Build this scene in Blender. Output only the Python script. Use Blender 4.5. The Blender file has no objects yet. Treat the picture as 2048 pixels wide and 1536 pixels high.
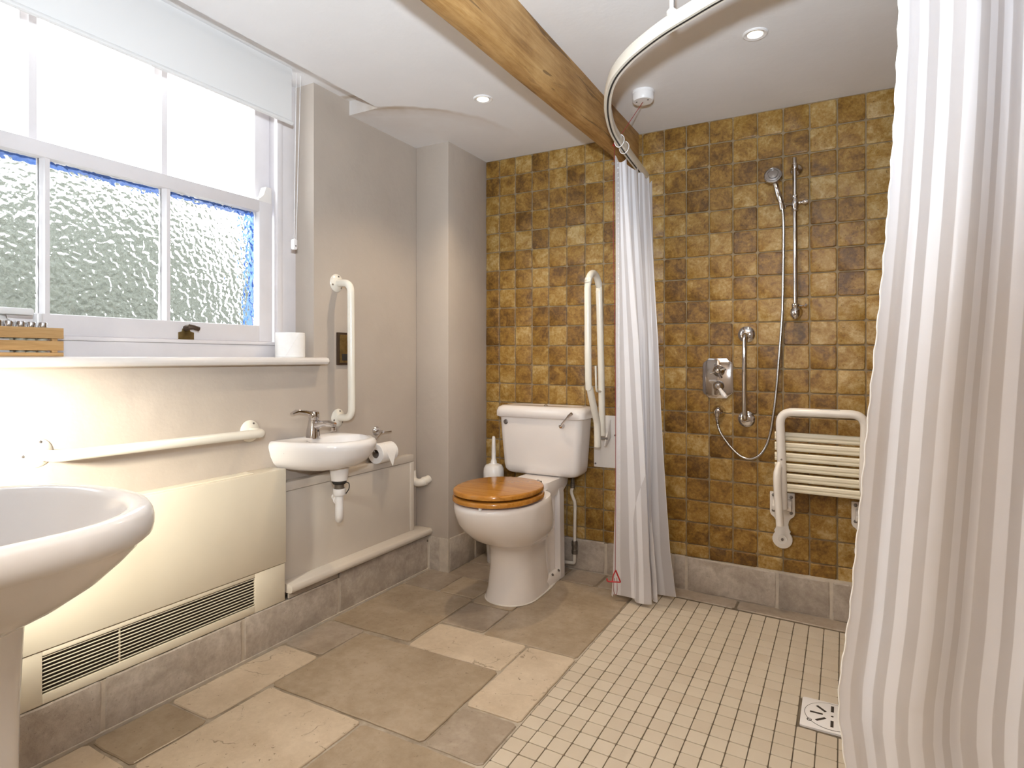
import bpy, bmesh, math, random
from mathutils import Vector, Matrix, noise

R = random.Random(7)
pi = math.pi
SC = bpy.context.scene
COL = SC.collection

# ------------------------------------------------------------------ camera, world, lights, exposure
cam = bpy.data.objects.new('camera', bpy.data.cameras.new('camera'))
COL.objects.link(cam)
cam.location = (0, 0, 1.095)
cam.rotation_euler = (pi / 2, 0, 0.5027)
cam.data.sensor_width = 36.0
cam.data.lens = 36.0 * 1205 / 2048
cam.data.shift_y = -50 / 2048
cam.data.clip_start = 0.02
SC.camera = cam

SC.view_settings.view_transform = 'Standard'
SC.view_settings.look = 'None'
SC.view_settings.exposure = 0.0
SC.view_settings.gamma = 1.0
SC.view_settings.use_curve_mapping = False
SC.cycles.max_bounces = 12
SC.cycles.diffuse_bounces = 6
SC.cycles.glossy_bounces = 5
SC.cycles.transmission_bounces = 8
SC.cycles.transparent_max_bounces = 12

world = bpy.data.worlds.new('overcast_sky')
SC.world = world
world.use_nodes = True
wn = world.node_tree
bg = wn.nodes['Background']
bg.inputs['Color'].default_value = (0.93, 0.96, 1.0, 1)
bg.inputs['Strength'].default_value = 8.0


def lamp(name, kind, loc, energy, color, **kw):
    d = bpy.data.lights.new(name, kind)
    d.energy = energy
    d.color = color
    for k, v in kw.items():
        setattr(d, k, v)
    o = bpy.data.objects.new(name, d)
    o.location = loc
    COL.objects.link(o)
    return o


def aim(o, target):
    o.rotation_euler = (Vector(target) - o.location).to_track_quat('-Z', 'Y').to_euler()


# the photographer's flash, just above the camera
fl_ = lamp('camera_flash', 'SPOT', (-0.02, 0.0, 1.345), 245.0, (0.80, 0.905, 1.0), shadow_soft_size=0.035,
           spot_size=math.radians(130), spot_blend=1.0)
aim(fl_, (-0.85, 1.0, 2.20))
# the wash lamp beside the pedestal basin (its fitting is out of view on the near wall)
wl = lamp('basin_wash_lamp', 'SPOT', (-1.56, 0.27, 0.97), 118.0, (1.0, 0.95, 0.82), shadow_soft_size=0.04,
          spot_size=math.radians(72), spot_blend=0.7)
aim(wl, (-1.985, 0.72, 0.74))
# unseen warm fill light, added behind the camera to brighten floor and walls
hl = lamp('fill_light', 'AREA', (-0.50, -0.45, 2.12), 38.0, (1.0, 0.87, 0.70), shape='RECTANGLE', size=1.0, size_y=0.6)
# a portal that tells the renderer where the daylight comes in
pt = lamp('window_portal', 'AREA', (-2.34, 1.08, 1.72), 1.0, (1, 1, 1), shape='RECTANGLE', size=1.6, size_y=1.3)
pt.rotation_euler = (pi / 2, 0, -pi / 2)
pt.data.cycles.is_portal = True

# ------------------------------------------------------------------ materials


class NT:
    def __init__(self, name):
        self.m = bpy.data.materials.new(name)
        self.m.use_nodes = True
        self.t = self.m.node_tree
        self.p = self.t.nodes['Principled BSDF']
        self.out = self.t.nodes['Material Output']

    def n(self, kind, **kw):
        nd = self.t.nodes.new(kind)
        for k, v in kw.items():
            if k.startswith('i_'):
                key = k[2:].replace('_', ' ')
                nd.inputs[key].default_value = v
            else:
                setattr(nd, k, v)
        return nd

    def l(self, a, b):
        self.t.links.new(a, b)

    def coords(self, scale=1.0, rand=False, gen='Object'):
        tc = self.n('ShaderNodeTexCoord')
        v = tc.outputs[gen]
        if rand:
            oi = self.n('ShaderNodeObjectInfo')
            mu = self.n('ShaderNodeMath', operation='MULTIPLY')
            self.l(oi.outputs['Random'], mu.inputs[0])
            mu.inputs[1].default_value = 83.0
            ad = self.n('ShaderNodeVectorMath', operation='ADD')
            self.l(v, ad.inputs[0])
            self.l(mu.outputs[0], ad.inputs[1])
            v = ad.outputs[0]
        return v

    def noise(self, v, scale, detail=4, rough=0.6, dist=0.0):
        nd = self.n('ShaderNodeTexNoise')
        nd.inputs['Scale'].default_value = scale
        nd.inputs['Detail'].default_value = detail
        nd.inputs['Roughness'].default_value = rough
        nd.inputs['Distortion'].default_value = dist
        if v is not None:
            self.l(v, nd.inputs['Vector'])
        return nd.outputs['Fac']

    def ramp(self, f, stops, interp='LINEAR'):
        nd = self.n('ShaderNodeValToRGB')
        cr = nd.color_ramp
        cr.interpolation = interp
        while len(cr.elements) < len(stops):
            cr.elements.new(0.5)
        for e, (p, c) in zip(cr.elements, stops):
            e.position = p
            e.color = (c[0], c[1], c[2], 1) if not isinstance(c, (int, float)) else (c, c, c, 1)
        self.l(f, nd.inputs['Fac'])
        return nd.outputs['Color']

    def mix(self, fac, a, b, mode='MIX'):
        nd = self.n('ShaderNodeMix', data_type='RGBA', blend_type=mode)
        for sock, val in ((nd.inputs[0], fac), (nd.inputs[6], a), (nd.inputs[7], b)):
            if hasattr(val, 'links') or hasattr(val, 'is_linked'):
                self.l(val, sock)
            elif isinstance(val, (int, float)):
                sock.default_value = val
            else:
                sock.default_value = (val[0], val[1], val[2], 1)
        return nd.outputs[2]

    def bump(self, h, strength=0.3, dist=0.002):
        nd = self.n('ShaderNodeBump')
        nd.inputs['Strength'].default_value = strength
        nd.inputs['Distance'].default_value = dist
        self.l(h, nd.inputs['Height'])
        self.l(nd.outputs['Normal'], self.p.inputs['Normal'])
        return nd.outputs['Normal']

    def color(self, c):
        if isinstance(c, (tuple, list)):
            self.p.inputs['Base Color'].default_value = (c[0], c[1], c[2], 1)
        else:
            self.l(c, self.p.inputs['Base Color'])

    def set(self, rough=0.5, metal=0.0, spec=0.5, **kw):
        self.p.inputs['Roughness'].default_value = rough
        self.p.inputs['Metallic'].default_value = metal
        self.p.inputs['Specular IOR Level'].default_value = spec
        for k, v in kw.items():
            self.p.inputs[k.replace('_', ' ')].default_value = v
        return self


def simple(name, c, rough=0.5, metal=0.0, spec=0.5, vary=0.06, scale=9.0, bump=0.0, bdist=0.001, **kw):
    m = NT(name)
    v = m.coords()
    f = m.noise(v, scale, 3)
    lo = tuple(x * (1 - vary) for x in c)
    hi = tuple(min(1, x * (1 + vary)) for x in c)
    m.color(m.ramp(f, [(0.3, lo), (0.7, hi)]))
    m.set(rough, metal, spec, **kw)
    if bump:
        m.bump(m.noise(v, scale * 8, 4), bump, bdist)
    return m.m


M = {}
# lumpy painted plaster
m = NT('plaster'); v = m.coords(gen='Object')
f = m.noise(v, 2.2, 5, 0.65)
m.color(m.ramp(f, [(0.3, (0.445, 0.385, 0.33)), (0.7, (0.485, 0.42, 0.36))]))
m.set(0.62, spec=0.3)
a1 = m.noise(v, 5.5, 2, 0.5); a2 = m.noise(v, 42, 3, 0.6)
ad = m.n('ShaderNodeMath', operation='MULTIPLY_ADD'); m.l(a2, ad.inputs[0]); ad.inputs[1].default_value = 0.13; m.l(a1, ad.inputs[2])
m.bump(ad.outputs[0], 0.55, 0.012); M['plaster'] = m.m

# ceiling paint with a tea-coloured water stain running from the end of the blind slot
m = NT('ceiling_paint'); v = m.coords(gen='Object')
f = m.noise(v, 3.0, 4)
base = m.ramp(f, [(0.3, (0.77, 0.76, 0.765)), (0.7, (0.81, 0.80, 0.805))])
sep = m.n('ShaderNodeSeparateXYZ'); m.l(v, sep.inputs[0])


def mth(nt, op, a, b=None, c=None, clamp=False):
    nd = nt.n('ShaderNodeMath', operation=op)
    nd.use_clamp = clamp
    for i, x in enumerate((a, b, c)):
        if x is None:
            continue
        if isinstance(x, (int, float)):
            nd.inputs[i].default_value = x
        else:
            nt.l(x, nd.inputs[i])
    return nd.outputs[0]


wob = mth(m, 'MULTIPLY', mth(m, 'SUBTRACT', m.noise(v, 5.0, 3), 0.5), 0.07)


def dist2(x0, y0):
    dx = mth(m, 'ADD', sep.outputs[0], -x0); dy = mth(m, 'ADD', sep.outputs[1], -y0)
    return mth(m, 'SQRT', mth(m, 'ADD', mth(m, 'MULTIPLY', dx, dx), mth(m, 'MULTIPLY', dy, dy)))


rr = mth(m, 'ADD', dist2(-2.018, 2.626), wob)
st = m.ramp(rr, [(0.20, 0.16), (0.50, 0.22), (0.572, 0.55), (0.592, 0.95), (0.606, 0.6), (0.618, 0.0)])
fade = m.ramp(dist2(-1.80, 2.07), [(0.0, 1.0), (0.20, 0.75), (0.42, 0.35), (0.75, 0.0)])
pat = m.ramp(m.noise(v, 7.0, 3), [(0.30, 0.55), (0.60, 1.0)])
fac = m.mix(1.0, m.mix(1.0, st, fade, 'MULTIPLY'), pat, 'MULTIPLY')
m.color(m.mix(fac, base, (0.42, 0.31, 0.20)))
m.set(0.6, spec=0.3)
m.bump(m.noise(v, 9, 4, 0.7), 0.25, 0.006); M['ceiling'] = m.m

M['gloss_white'] = simple('white_gloss_paint', (0.76, 0.72, 0.685), 0.32, vary=0.03, bump=0.08)
M['sash_white'] = simple('white_sash_paint', (0.70, 0.665, 0.67), 0.35, vary=0.03, bump=0.08)
M['magnolia'] = simple('magnolia_enamel', (0.70, 0.64, 0.52), 0.30, vary=0.03, scale=4)
M['boxing'] = simple('boxing_paint', (0.58, 0.525, 0.465), 0.42, vary=0.03, scale=3, bump=0.05)
M['porcelain'] = simple('porcelain', (0.80, 0.775, 0.765), 0.08, spec=0.6, vary=0.01)
M['porcelain_wc'] = simple('toilet_porcelain', (0.78, 0.735, 0.71), 0.07, spec=0.6, vary=0.01)
M['white_plastic'] = simple('white_plastic', (0.78, 0.765, 0.765), 0.3, vary=0.02)
M['cream_tube'] = simple('cream_coated_tube', (0.75, 0.71, 0.625), 0.22, vary=0.02)
M['white_tube'] = simple('white_coated_tube', (0.76, 0.72, 0.68), 0.25, vary=0.02)
M['slat_plastic'] = simple('ivory_slat_plastic', (0.76, 0.71, 0.58), 0.35, vary=0.03)
M['chrome'] = simple('chrome', (0.62, 0.60, 0.60), 0.06, 1.0, vary=0.03)
M['hose_metal'] = simple('hose_metal', (0.46, 0.44, 0.43), 0.22, 1.0, vary=0.05)
M['dull_metal'] = simple('dull_screw_metal', (0.22, 0.20, 0.19), 0.4, 0.8)
M['brass'] = simple('aged_brass', (0.26, 0.18, 0.07), 0.38, 0.85, vary=0.3, scale=40)
M['dark_brass'] = simple('dark_bronze', (0.09, 0.06, 0.04), 0.4, 0.7)
M['black'] = simple('black_rubber', (0.02, 0.018, 0.016), 0.6)
M['hollow_shade'] = simple('painted_hollow_shade', (0.035, 0.026, 0.02), 0.9)  # near-black colour painted in for the shade inside openings
M['red'] = simple('red_cord', (0.42, 0.012, 0.018), 0.45)
M['dark_red'] = simple('dark_red_cord', (0.24, 0.02, 0.025), 0.6)
M['paper'] = simple('tissue_paper', (0.84, 0.82, 0.80), 0.9, vary=0.02, scale=60, bump=0.25)
M['cardboard'] = simple('cardboard_core', (0.26, 0.20, 0.15), 0.9)
M['blue_paint'] = simple('blue_exterior_paint', (0.05, 0.16, 0.55), 0.45, vary=0.15)
M['pipe_white'] = simple('painted_pipe', (0.72, 0.67, 0.60), 0.35, vary=0.05, scale=30)
M['lead_metal'] = simple('tarnished_fitting', (0.17, 0.145, 0.12), 0.45, 0.6, vary=0.3, scale=60)
M['grout_wall'] = simple('wall_grout', (0.27, 0.205, 0.125), 0.9, vary=0.2, scale=30, bump=0.4)
m = NT('floor_grout'); v = m.coords()
gf = mth(m, 'ADD', mth(m, 'MULTIPLY', m.noise(v, 1.9, 3), 0.75), mth(m, 'MULTIPLY', m.noise(v, 30, 3), 0.25))
m.color(m.ramp(gf, [(0.42, (0.235, 0.188, 0.138)), (0.58, (0.47, 0.41, 0.335))])); m.set(0.9)
m.bump(m.noise(v, 160, 3), 0.4, 0.001); M['grout_floor'] = m.m
M['grout_mosaic'] = simple('mosaic_grout', (0.15, 0.12, 0.085), 0.9, vary=0.2, scale=25)
M['grout_skirting'] = simple('skirting_grout', (0.52, 0.46, 0.39), 0.9, vary=0.12, scale=25, bump=0.4)
M['sealant'] = simple('white_sealant', (0.74, 0.70, 0.65), 0.5)
M['clear_plastic'] = simple('toiletry_plastic', (0.52, 0.50, 0.40), 0.2)
M['label_grey'] = simple('faint_grey_print', (0.42, 0.40, 0.38), 0.5)
M['rust'] = simple('rust', (0.16, 0.07, 0.03), 0.8, vary=0.3, scale=80)


def stone(name, stops, rough=0.45, pits=0.5, rand_amt=0.55, nscale=7.0, pit_scale=70.0, bump=0.35, bdist=0.0015, spec=0.4, gain=1.0):
    m = NT(name)
    v = m.coords(rand=True)
    oi = m.n('ShaderNodeObjectInfo')
    f1 = m.noise(v, nscale, 6, 0.62, 0.6)
    f2 = m.noise(v, nscale * 5, 4, 0.7)
    mx = mth(m, 'ADD', mth(m, 'MULTIPLY', f1, 0.62), mth(m, 'MULTIPLY', f2, 0.38))
    mx = mth(m, 'MULTIPLY_ADD', mth(m, 'SUBTRACT', mx, 0.5), gain, 0.5)
    mx = mth(m, 'ADD', mx, mth(m, 'MULTIPLY', mth(m, 'SUBTRACT', oi.outputs['Random'], 0.5), rand_amt))
    col = m.ramp(mx, stops)
    pit = m.noise(v, pit_scale, 3, 0.7)
    pm = m.ramp(pit, [(0.30, 1.0), (0.36, 0.0)])
    dark = tuple(x * 0.42 for x in stops[0][1])
    col = m.mix(mth(m, 'MULTIPLY', pm, pits), col, dark)
    m.color(col)
    m.set(rough, spec=spec)
    hh = mth(m, 'SUBTRACT', f2, mth(m, 'MULTIPLY', pm, 0.8))
    m.bump(hh, bump, bdist)
    return m.m


M['travertine'] = stone('gold_travertine',
                        [(0.30, (0.100, 0.046, 0.008)), (0.42, (0.195, 0.097, 0.017)), (0.52, (0.275, 0.148, 0.027)),
                         (0.62, (0.35, 0.214, 0.058)), (0.76, (0.47, 0.338, 0.150))], 0.42, 0.65, 0.23, 17.0, 110.0, 0.55, gain=1.25)
M['slab_brown'] = stone('brown_limestone', [(0.3, (0.30, 0.23, 0.157)), (0.5, (0.355, 0.28, 0.20)), (0.7, (0.42, 0.34, 0.255))],
                        0.24, 0.35, 0.12, 5.0, 60.0, 0.25, gain=1.4)
M['slab_grey'] = stone('grey_limestone', [(0.3, (0.29, 0.232, 0.175)), (0.5, (0.345, 0.282, 0.22)), (0.7, (0.42, 0.355, 0.29))],
                       0.30, 0.35, 0.12, 6.0, 60.0, 0.3, gain=1.5)
M['skirting_stone'] = stone('skirting_limestone', [(0.3, (0.33, 0.28, 0.235)), (0.5, (0.41, 0.355, 0.305)), (0.72, (0.52, 0.465, 0.41))],
                            0.5, 0.3, 0.16, 9.0, 120.0, 0.6, 0.004, gain=1.6)
# cream slab with dark cracks
m = NT('cream_limestone'); v = m.coords(rand=True)
f1 = m.noise(v, 8, 6, 0.65); f2 = m.noise(v, 60, 4, 0.7)
col = m.ramp(mth(m, 'ADD', mth(m, 'MULTIPLY', f1, 0.7), mth(m, 'MULTIPLY', f2, 0.3)), [(0.35, (0.49, 0.395, 0.29)), (0.65, (0.63, 0.53, 0.41))])
wv = m.n('ShaderNodeTexVoronoi', feature='DISTANCE_TO_EDGE'); wv.inputs['Scale'].default_value = 5.0
nd = m.n('ShaderNodeTexNoise'); nd.inputs['Scale'].default_value = 9.0; nd.inputs['Detail'].default_value = 4; m.l(v, nd.inputs['Vector'])
vm = m.n('ShaderNodeVectorMath', operation='MULTIPLY_ADD'); m.l(nd.outputs['Color'], vm.inputs[0]); vm.inputs[1].default_value = (0.16, 0.16, 0.16); m.l(v, vm.inputs[2])
m.l(vm.outputs[0], wv.inputs['Vector'])
crk = m.ramp(wv.outputs['Distance'], [(0.0, 1.0), (0.014, 0.0)])
msk = m.ramp(m.noise(v, 6, 3, 0.7), [(0.50, 0.0), (0.58, 1.0)])
pit = m.ramp(m.noise(v, 55, 3, 0.75), [(0.30, 1.0), (0.345, 0.0)])
ck = m.mix(1.0, crk, msk, 'MULTIPLY')
tot = mth(m, 'MAXIMUM', ck, pit)
m.color(m.mix(mth(m, 'MULTIPLY', tot, 0.75), col, (0.16, 0.11, 0.06)))
m.set(0.42, spec=0.4); m.bump(mth(m, 'SUBTRACT', f2, tot), 0.4, 0.0015); M['slab_cream'] = m.m

m = NT('mosaic_tile'); v = m.coords(rand=True); oi = m.n('ShaderNodeObjectInfo')
m.color(m.ramp(mth(m, 'ADD', mth(m, 'MULTIPLY', m.noise(v, 12, 3), 0.5), mth(m, 'MULTIPLY', oi.outputs['Random'], 0.4)),
               [(0.15, (0.53, 0.455, 0.36)), (0.75, (0.60, 0.53, 0.43))]))
m.set(0.38); M['mosaic'] = m.m

# oak: beam (grain along Y), seat (grain along X)


def oak(name, stops, axis='Y', rough=0.5, scale=1.0, bump=0.3, gl=22.0):
    m = NT(name)
    v = m.coords()
    mp = m.n('ShaderNodeMapping')
    s = {'Y': (1, 0.06, 1), 'X': (0.09, 1, 1), 'Z': (1, 1, 0.06)}[axis]
    mp.inputs['Scale'].default_value = tuple(x * scale for x in s)
    m.l(v, mp.inputs['Vector'])
    f1 = m.noise(mp.outputs[0], gl, 5, 0.65, 1.2)
    f2 = m.noise(mp.outputs[0], gl * 7, 4, 0.7)
    f3 = m.noise(v, 3.5, 4, 0.6)
    mx = mth(m, 'ADD', mth(m, 'MULTIPLY', f1, 0.5), mth(m, 'ADD', mth(m, 'MULTIPLY', f2, 0.25), mth(m, 'MULTIPLY', f3, 0.25)))
    m.color(m.ramp(mx, stops))
    m.set(rough, spec=0.4)
    m.bump(f2, bump, 0.0015)
    return m.m


m = NT('oak_beam'); v = m.coords()
mp = m.n('ShaderNodeMapping'); mp.inputs['Scale'].default_value = (1, 0.07, 1); m.l(v, mp.inputs['Vector'])
mp2 = m.n('ShaderNodeMapping'); mp2.inputs['Scale'].default_value = (1, 0.16, 1); m.l(v, mp2.inputs['Vector'])
f1 = m.noise(mp.outputs[0], 26, 6, 0.65, 1.4); f2 = m.noise(mp.outputs[0], 150, 4, 0.7); f3 = m.noise(v, 4.0, 5, 0.65)
mx = mth(m, 'ADD', mth(m, 'MULTIPLY', f1, 0.45), mth(m, 'ADD', mth(m, 'MULTIPLY', f2, 0.2), mth(m, 'MULTIPLY', f3, 0.35)))
col = m.ramp(mx, [(0.34, (0.20, 0.095, 0.026)), (0.46, (0.34, 0.185, 0.062)), (0.56, (0.45, 0.27, 0.105)), (0.68, (0.55, 0.36, 0.165))])
stn = m.ramp(m.noise(mp2.outputs[0], 9, 5, 0.7, 2.2), [(0.56, 0.0), (0.66, 1.0)])
crk = m.ramp(m.noise(mp.outputs[0], 34, 3, 0.6, 0.6), [(0.63, 0.0), (0.66, 1.0)])
col = m.mix(mth(m, 'MULTIPLY', stn, 0.6), col, (0.17, 0.085, 0.03))
col = m.mix(mth(m, 'MULTIPLY', crk, 0.6), col, (0.07, 0.035, 0.015))
m.color(col); m.set(0.55, spec=0.35)
m.bump(mth(m, 'SUBTRACT', f2, crk), 0.4, 0.0022); M['oak_beam'] = m.m
M['oak_seat'] = oak('varnished_oak', [(0.34, (0.26, 0.098, 0.014)), (0.5, (0.42, 0.178, 0.028)), (0.66, (0.50, 0.24, 0.05))], 'X', 0.16, 1.4, 0.05)
M['crate_wood'] = oak('crate_wood', [(0.32, (0.34, 0.185, 0.065)), (0.5, (0.50, 0.30, 0.125)), (0.68, (0.58, 0.38, 0.19))], 'Y', 0.55, 2.0, 0.2, 30)

# clear glass and rippled obscure glass
m = NT('clear_glass')
tr = m.n('ShaderNodeBsdfTransparent'); tr.inputs['Color'].default_value = (0.97, 0.98, 0.98, 1)
gl = m.n('ShaderNodeBsdfGlossy'); gl.inputs['Roughness'].default_value = 0.02
ms = m.n('ShaderNodeMixShader'); ms.inputs[0].default_value = 0.05
m.l(tr.outputs[0], ms.inputs[1]); m.l(gl.outputs[0], ms.inputs[2]); m.l(ms.outputs[0], m.out.inputs['Surface']); M['glass_clear'] = m.m

m = NT('rippled_glass'); v = m.coords()
n0 = m.n('ShaderNodeTexNoise'); n0.inputs['Scale'].default_value = 26; m.l(v, n0.inputs['Vector'])
vm = m.n('ShaderNodeVectorMath', operation='MULTIPLY_ADD'); m.l(n0.outputs['Color'], vm.inputs[0]); vm.inputs[1].default_value = (0.02, 0.02, 0.02); m.l(v, vm.inputs[2])
vo = m.n('ShaderNodeTexVoronoi', feature='SMOOTH_F1'); vo.inputs['Scale'].default_value = 54.0; vo.inputs['Smoothness'].default_value = 0.55
m.l(vm.outputs[0], vo.inputs['Vector'])
bp = m.n('ShaderNodeBump'); bp.inputs['Strength'].default_value = 1.0; bp.inputs['Distance'].default_value = 0.0048
m.l(vo.outputs['Distance'], bp.inputs['Height'])
rf = m.n('ShaderNodeBsdfRefraction'); rf.inputs['IOR'].default_value = 1.45; rf.inputs['Roughness'].default_value = 0.04
rf.inputs['Color'].default_value = (0.95, 0.97, 0.96, 1)
gl = m.n('ShaderNodeBsdfGlossy'); gl.inputs['Roughness'].default_value = 0.05
m.l(bp.outputs[0], rf.inputs['Normal']); m.l(bp.outputs[0], gl.inputs['Normal'])
ms = m.n('ShaderNodeMixShader'); ms.inputs[0].default_value = 0.05
m.l(rf.outputs[0], ms.inputs[1]); m.l(gl.outputs[0], ms.inputs[2]); m.l(ms.outputs[0], m.out.inputs['Surface']); M['glass_ripple'] = m.m

# blind fabric


def cloth(name, c, trans, transp, rough=0.45, spec=0.4, striped=False):
    m = NT(name)
    di = m.p
    m.color(c); m.set(rough, spec=spec)
    tl = m.n('ShaderNodeBsdfTranslucent'); tl.inputs['Color'].default_value = (c[0], c[1], c[2], 1)
    tp = m.n('ShaderNodeBsdfTransparent'); tp.inputs['Color'].default_value = (1, 1, 1, 1)
    m1 = m.n('ShaderNodeMixShader'); m2 = m.n('ShaderNodeMixShader')
    m1.inputs[0].default_value = trans; m2.inputs[0].default_value = transp
    m.l(di.outputs[0], m1.inputs[1]); m.l(tl.outputs[0], m1.inputs[2])
    m.l(m1.outputs[0], m2.inputs[1]); m.l(tp.outputs[0], m2.inputs[2])
    m.l(m2.outputs[0], m.out.inputs['Surface'])
    if striped:
        uv = m.n('ShaderNodeUVMap'); uv.uv_map = 'UVMap'
        sx = m.n('ShaderNodeSeparateXYZ'); m.l(uv.outputs[0], sx.inputs[0])
        fr = mth(m, 'FRACT', mth(m, 'DIVIDE', sx.outputs[0], 0.046))
        sat = m.ramp(fr, [(0.0, 0.0), (0.03, 1.0), (0.52, 1.0), (0.55, 0.0)])
        m.color(m.mix(sat, (0.655, 0.632, 0.648), (0.78, 0.772, 0.805)))
        m.l(mth(m, 'MULTIPLY_ADD', sat, -0.16, 0.30), m1.inputs[0])
        m.l(mth(m, 'MULTIPLY_ADD', sat, -0.07, 0.09), m2.inputs[0])
        m.l(mth(m, 'MULTIPLY_ADD', sat, -0.20, 0.52), m.p.inputs['Roughness'])
        m.bump(m.noise(m.coords(), 7, 2), 0.2, 0.012)
    return m.m


M['blind'] = cloth('blind_fabric', (0.80, 0.79, 0.78), 0.18, 0.0)
M['curtain'] = cloth('striped_curtain', (0.78, 0.765, 0.77), 0.3, 0.1, striped=True)
M['towel'] = simple('white_bag', (0.80, 0.79, 0.78), 0.6, vary=0.04)

m = NT('lamp_glow')
m.p.inputs['Base Color'].default_value = (1, 0.9, 0.7, 1)
m.p.inputs['Emission Color'].default_value = (1.0, 0.86, 0.60, 1)
m.p.inputs['Emission Strength'].default_value = 7.0
M['lamp_glow'] = m.m

M['bounce_ground'] = simple('pale_bounce_ground', (0.50, 0.49, 0.47), 0.9, vary=0.4, scale=3)  # unseen ground, made pale to bounce daylight up to the ceiling
M['hedge'] = simple('hedge_leaves', (0.062, 0.065, 0.052), 0.8, vary=0.5, scale=6)
M['yard'] = simple('yard_stone', (0.30, 0.29, 0.27), 0.9, vary=0.25, scale=2)

# ------------------------------------------------------------------ mesh tools


class G:
    def __init__(s):
        s.v = []; s.f = []

    def add(s, vs, fs):
        o = len(s.v)
        s.v += [tuple(p) for p in vs]
        s.f += [tuple(i + o for i in f) for f in fs]
        return s

    def box(s, x0, x1, y0, y1, z0, z1):
        return s.add([(x0, y0, z0), (x1, y0, z0), (x1, y1, z0), (x0, y1, z0), (x0, y0, z1), (x1, y0, z1), (x1, y1, z1), (x0, y1, z1)],
                     [(3, 2, 1, 0), (4, 5, 6, 7), (0, 1, 5, 4), (1, 2, 6, 5), (2, 3, 7, 6), (3, 0, 4, 7)])

    def loft(s, rings, cap0=True, cap1=True, closed=True):
        n = len(rings[0]); vs = [p for r in rings for p in r]; fs = []
        for i in range(len(rings) - 1):
            for j in range(n if closed else n - 1):
                k = (j + 1) % n
                fs.append((i * n + j, i * n + k, (i + 1) * n + k, (i + 1) * n + j))
        if cap0: fs.append(tuple(range(n - 1, -1, -1)))
        if cap1: fs.append(tuple((len(rings) - 1) * n + j for j in range(n)))
        return s.add(vs, fs)

    def tube(s, pts, r, n=12, caps=True):
        P = [Vector(p) for p in pts]
        rs = r if isinstance(r, (list, tuple)) else [r] * len(P)
        t0 = (P[1] - P[0]).normalized()
        up = Vector((0, 0, 1)) if abs(t0.z) < 0.9 else Vector((1, 0, 0))
        u = t0.cross(up).normalized(); rings = []
        for i, p in enumerate(P):
            if i == 0: t = (P[1] - P[0])
            elif i == len(P) - 1: t = (P[-1] - P[-2])
            else: t = (P[i + 1] - P[i]).normalized() + (P[i] - P[i - 1]).normalized()
            t.normalize()
            u = (u - t * u.dot(t)).normalized()
            w = t.cross(u)
            rings.append([p + (u * math.cos(a) + w * math.sin(a)) * rs[i] for a in (2 * pi * k / n for k in range(n))])
        return s.loft(rings, caps, caps)

    def lathe(s, prof, c, axis=(0, 0, 1), n=24, caps=True):
        ax = Vector(axis).normalized(); c = Vector(c)
        up = Vector((0, 0, 1)) if abs(ax.z) < 0.9 else Vector((1, 0, 0))
        u = ax.cross(up).normalized(); w = ax.cross(u)
        rings = [[c + ax * h + (u * math.cos(a) + w * math.sin(a)) * max(r, 1e-4) for a in (2 * pi * k / n for k in range(n))] for r, h in prof]
        return s.loft(rings, caps, caps)

    def prism(s, outline, fn, d0, d1):
        n = len(outline)
        vs = [fn(a, b, d0) for a, b in outline] + [fn(a, b, d1) for a, b in outline]
        fs = [tuple(range(n - 1, -1, -1)), tuple(range(n, 2 * n))] + [(i, (i + 1) % n, n + (i + 1) % n, n + i) for i in range(n)]
        return s.add(vs, fs)

    def build(s, name, mat, parent=None, bevel=0.0, seg=2, smooth=35, subsurf=0, mesh_only=False):
        me = bpy.data.meshes.new(name)
        off = parent.matrix_world.translation if parent is not None else Vector((0, 0, 0))
        off = wloc(parent) if parent is not None else off
        me.from_pydata([tuple(Vector(p) - off) for p in s.v], [], s.f)
        bm = bmesh.new(); bm.from_mesh(me)
        bmesh.ops.recalc_face_normals(bm, faces=bm.faces)
        if bevel:
            es = [e for e in bm.edges if len(e.link_faces) == 2 and e.calc_face_angle(0) > 0.5]
            bmesh.ops.bevel(bm, geom=es, offset=bevel, segments=seg, profile=0.5, affect='EDGES', clamp_overlap=True)
        bm.to_mesh(me); bm.free()
        me.materials.append(M[mat] if isinstance(mat, str) else mat)
        if smooth:
            me.shade_smooth()
            me.set_sharp_from_angle(angle=math.radians(smooth))
        if mesh_only:
            return me
        o = bpy.data.objects.new(name, me)
        COL.objects.link(o)
        if parent is not None: o.parent = parent
        if subsurf:
            md = o.modifiers.new('smooth', 'SUBSURF'); md.levels = subsurf; md.render_levels = subsurf
        return o


def wloc(o):
    l = Vector(o.location)
    while o.parent is not None:
        o = o.parent; l = l + Vector(o.location)
    return l


def tag(o, label, cat, group=None):
    o['label'] = label; o['category'] = cat
    if group: o['group'] = group
    return o


def thing(name, loc, label, cat, group=None):
    o = bpy.data.objects.new(name, None)
    o.empty_display_size = 0.05
    o.location = loc
    COL.objects.link(o)
    return tag(o, label, cat, group)


def struct(o):
    o['kind'] = 'structure'
    return o


def dup(o, parent=None, loc=None):
    c = o.copy(); COL.objects.link(c)
    c.parent = parent
    if loc is not None: c.location = loc
    for ch in list(o.children): dup(ch, c)
    return c


def arc(c, r, a0, a1, n, fn):
    return [fn(c[0] + r * math.cos(a0 + (a1 - a0) * i / n), c[1] + r * math.sin(a0 + (a1 - a0) * i / n)) for i in range(n + 1)]


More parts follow.
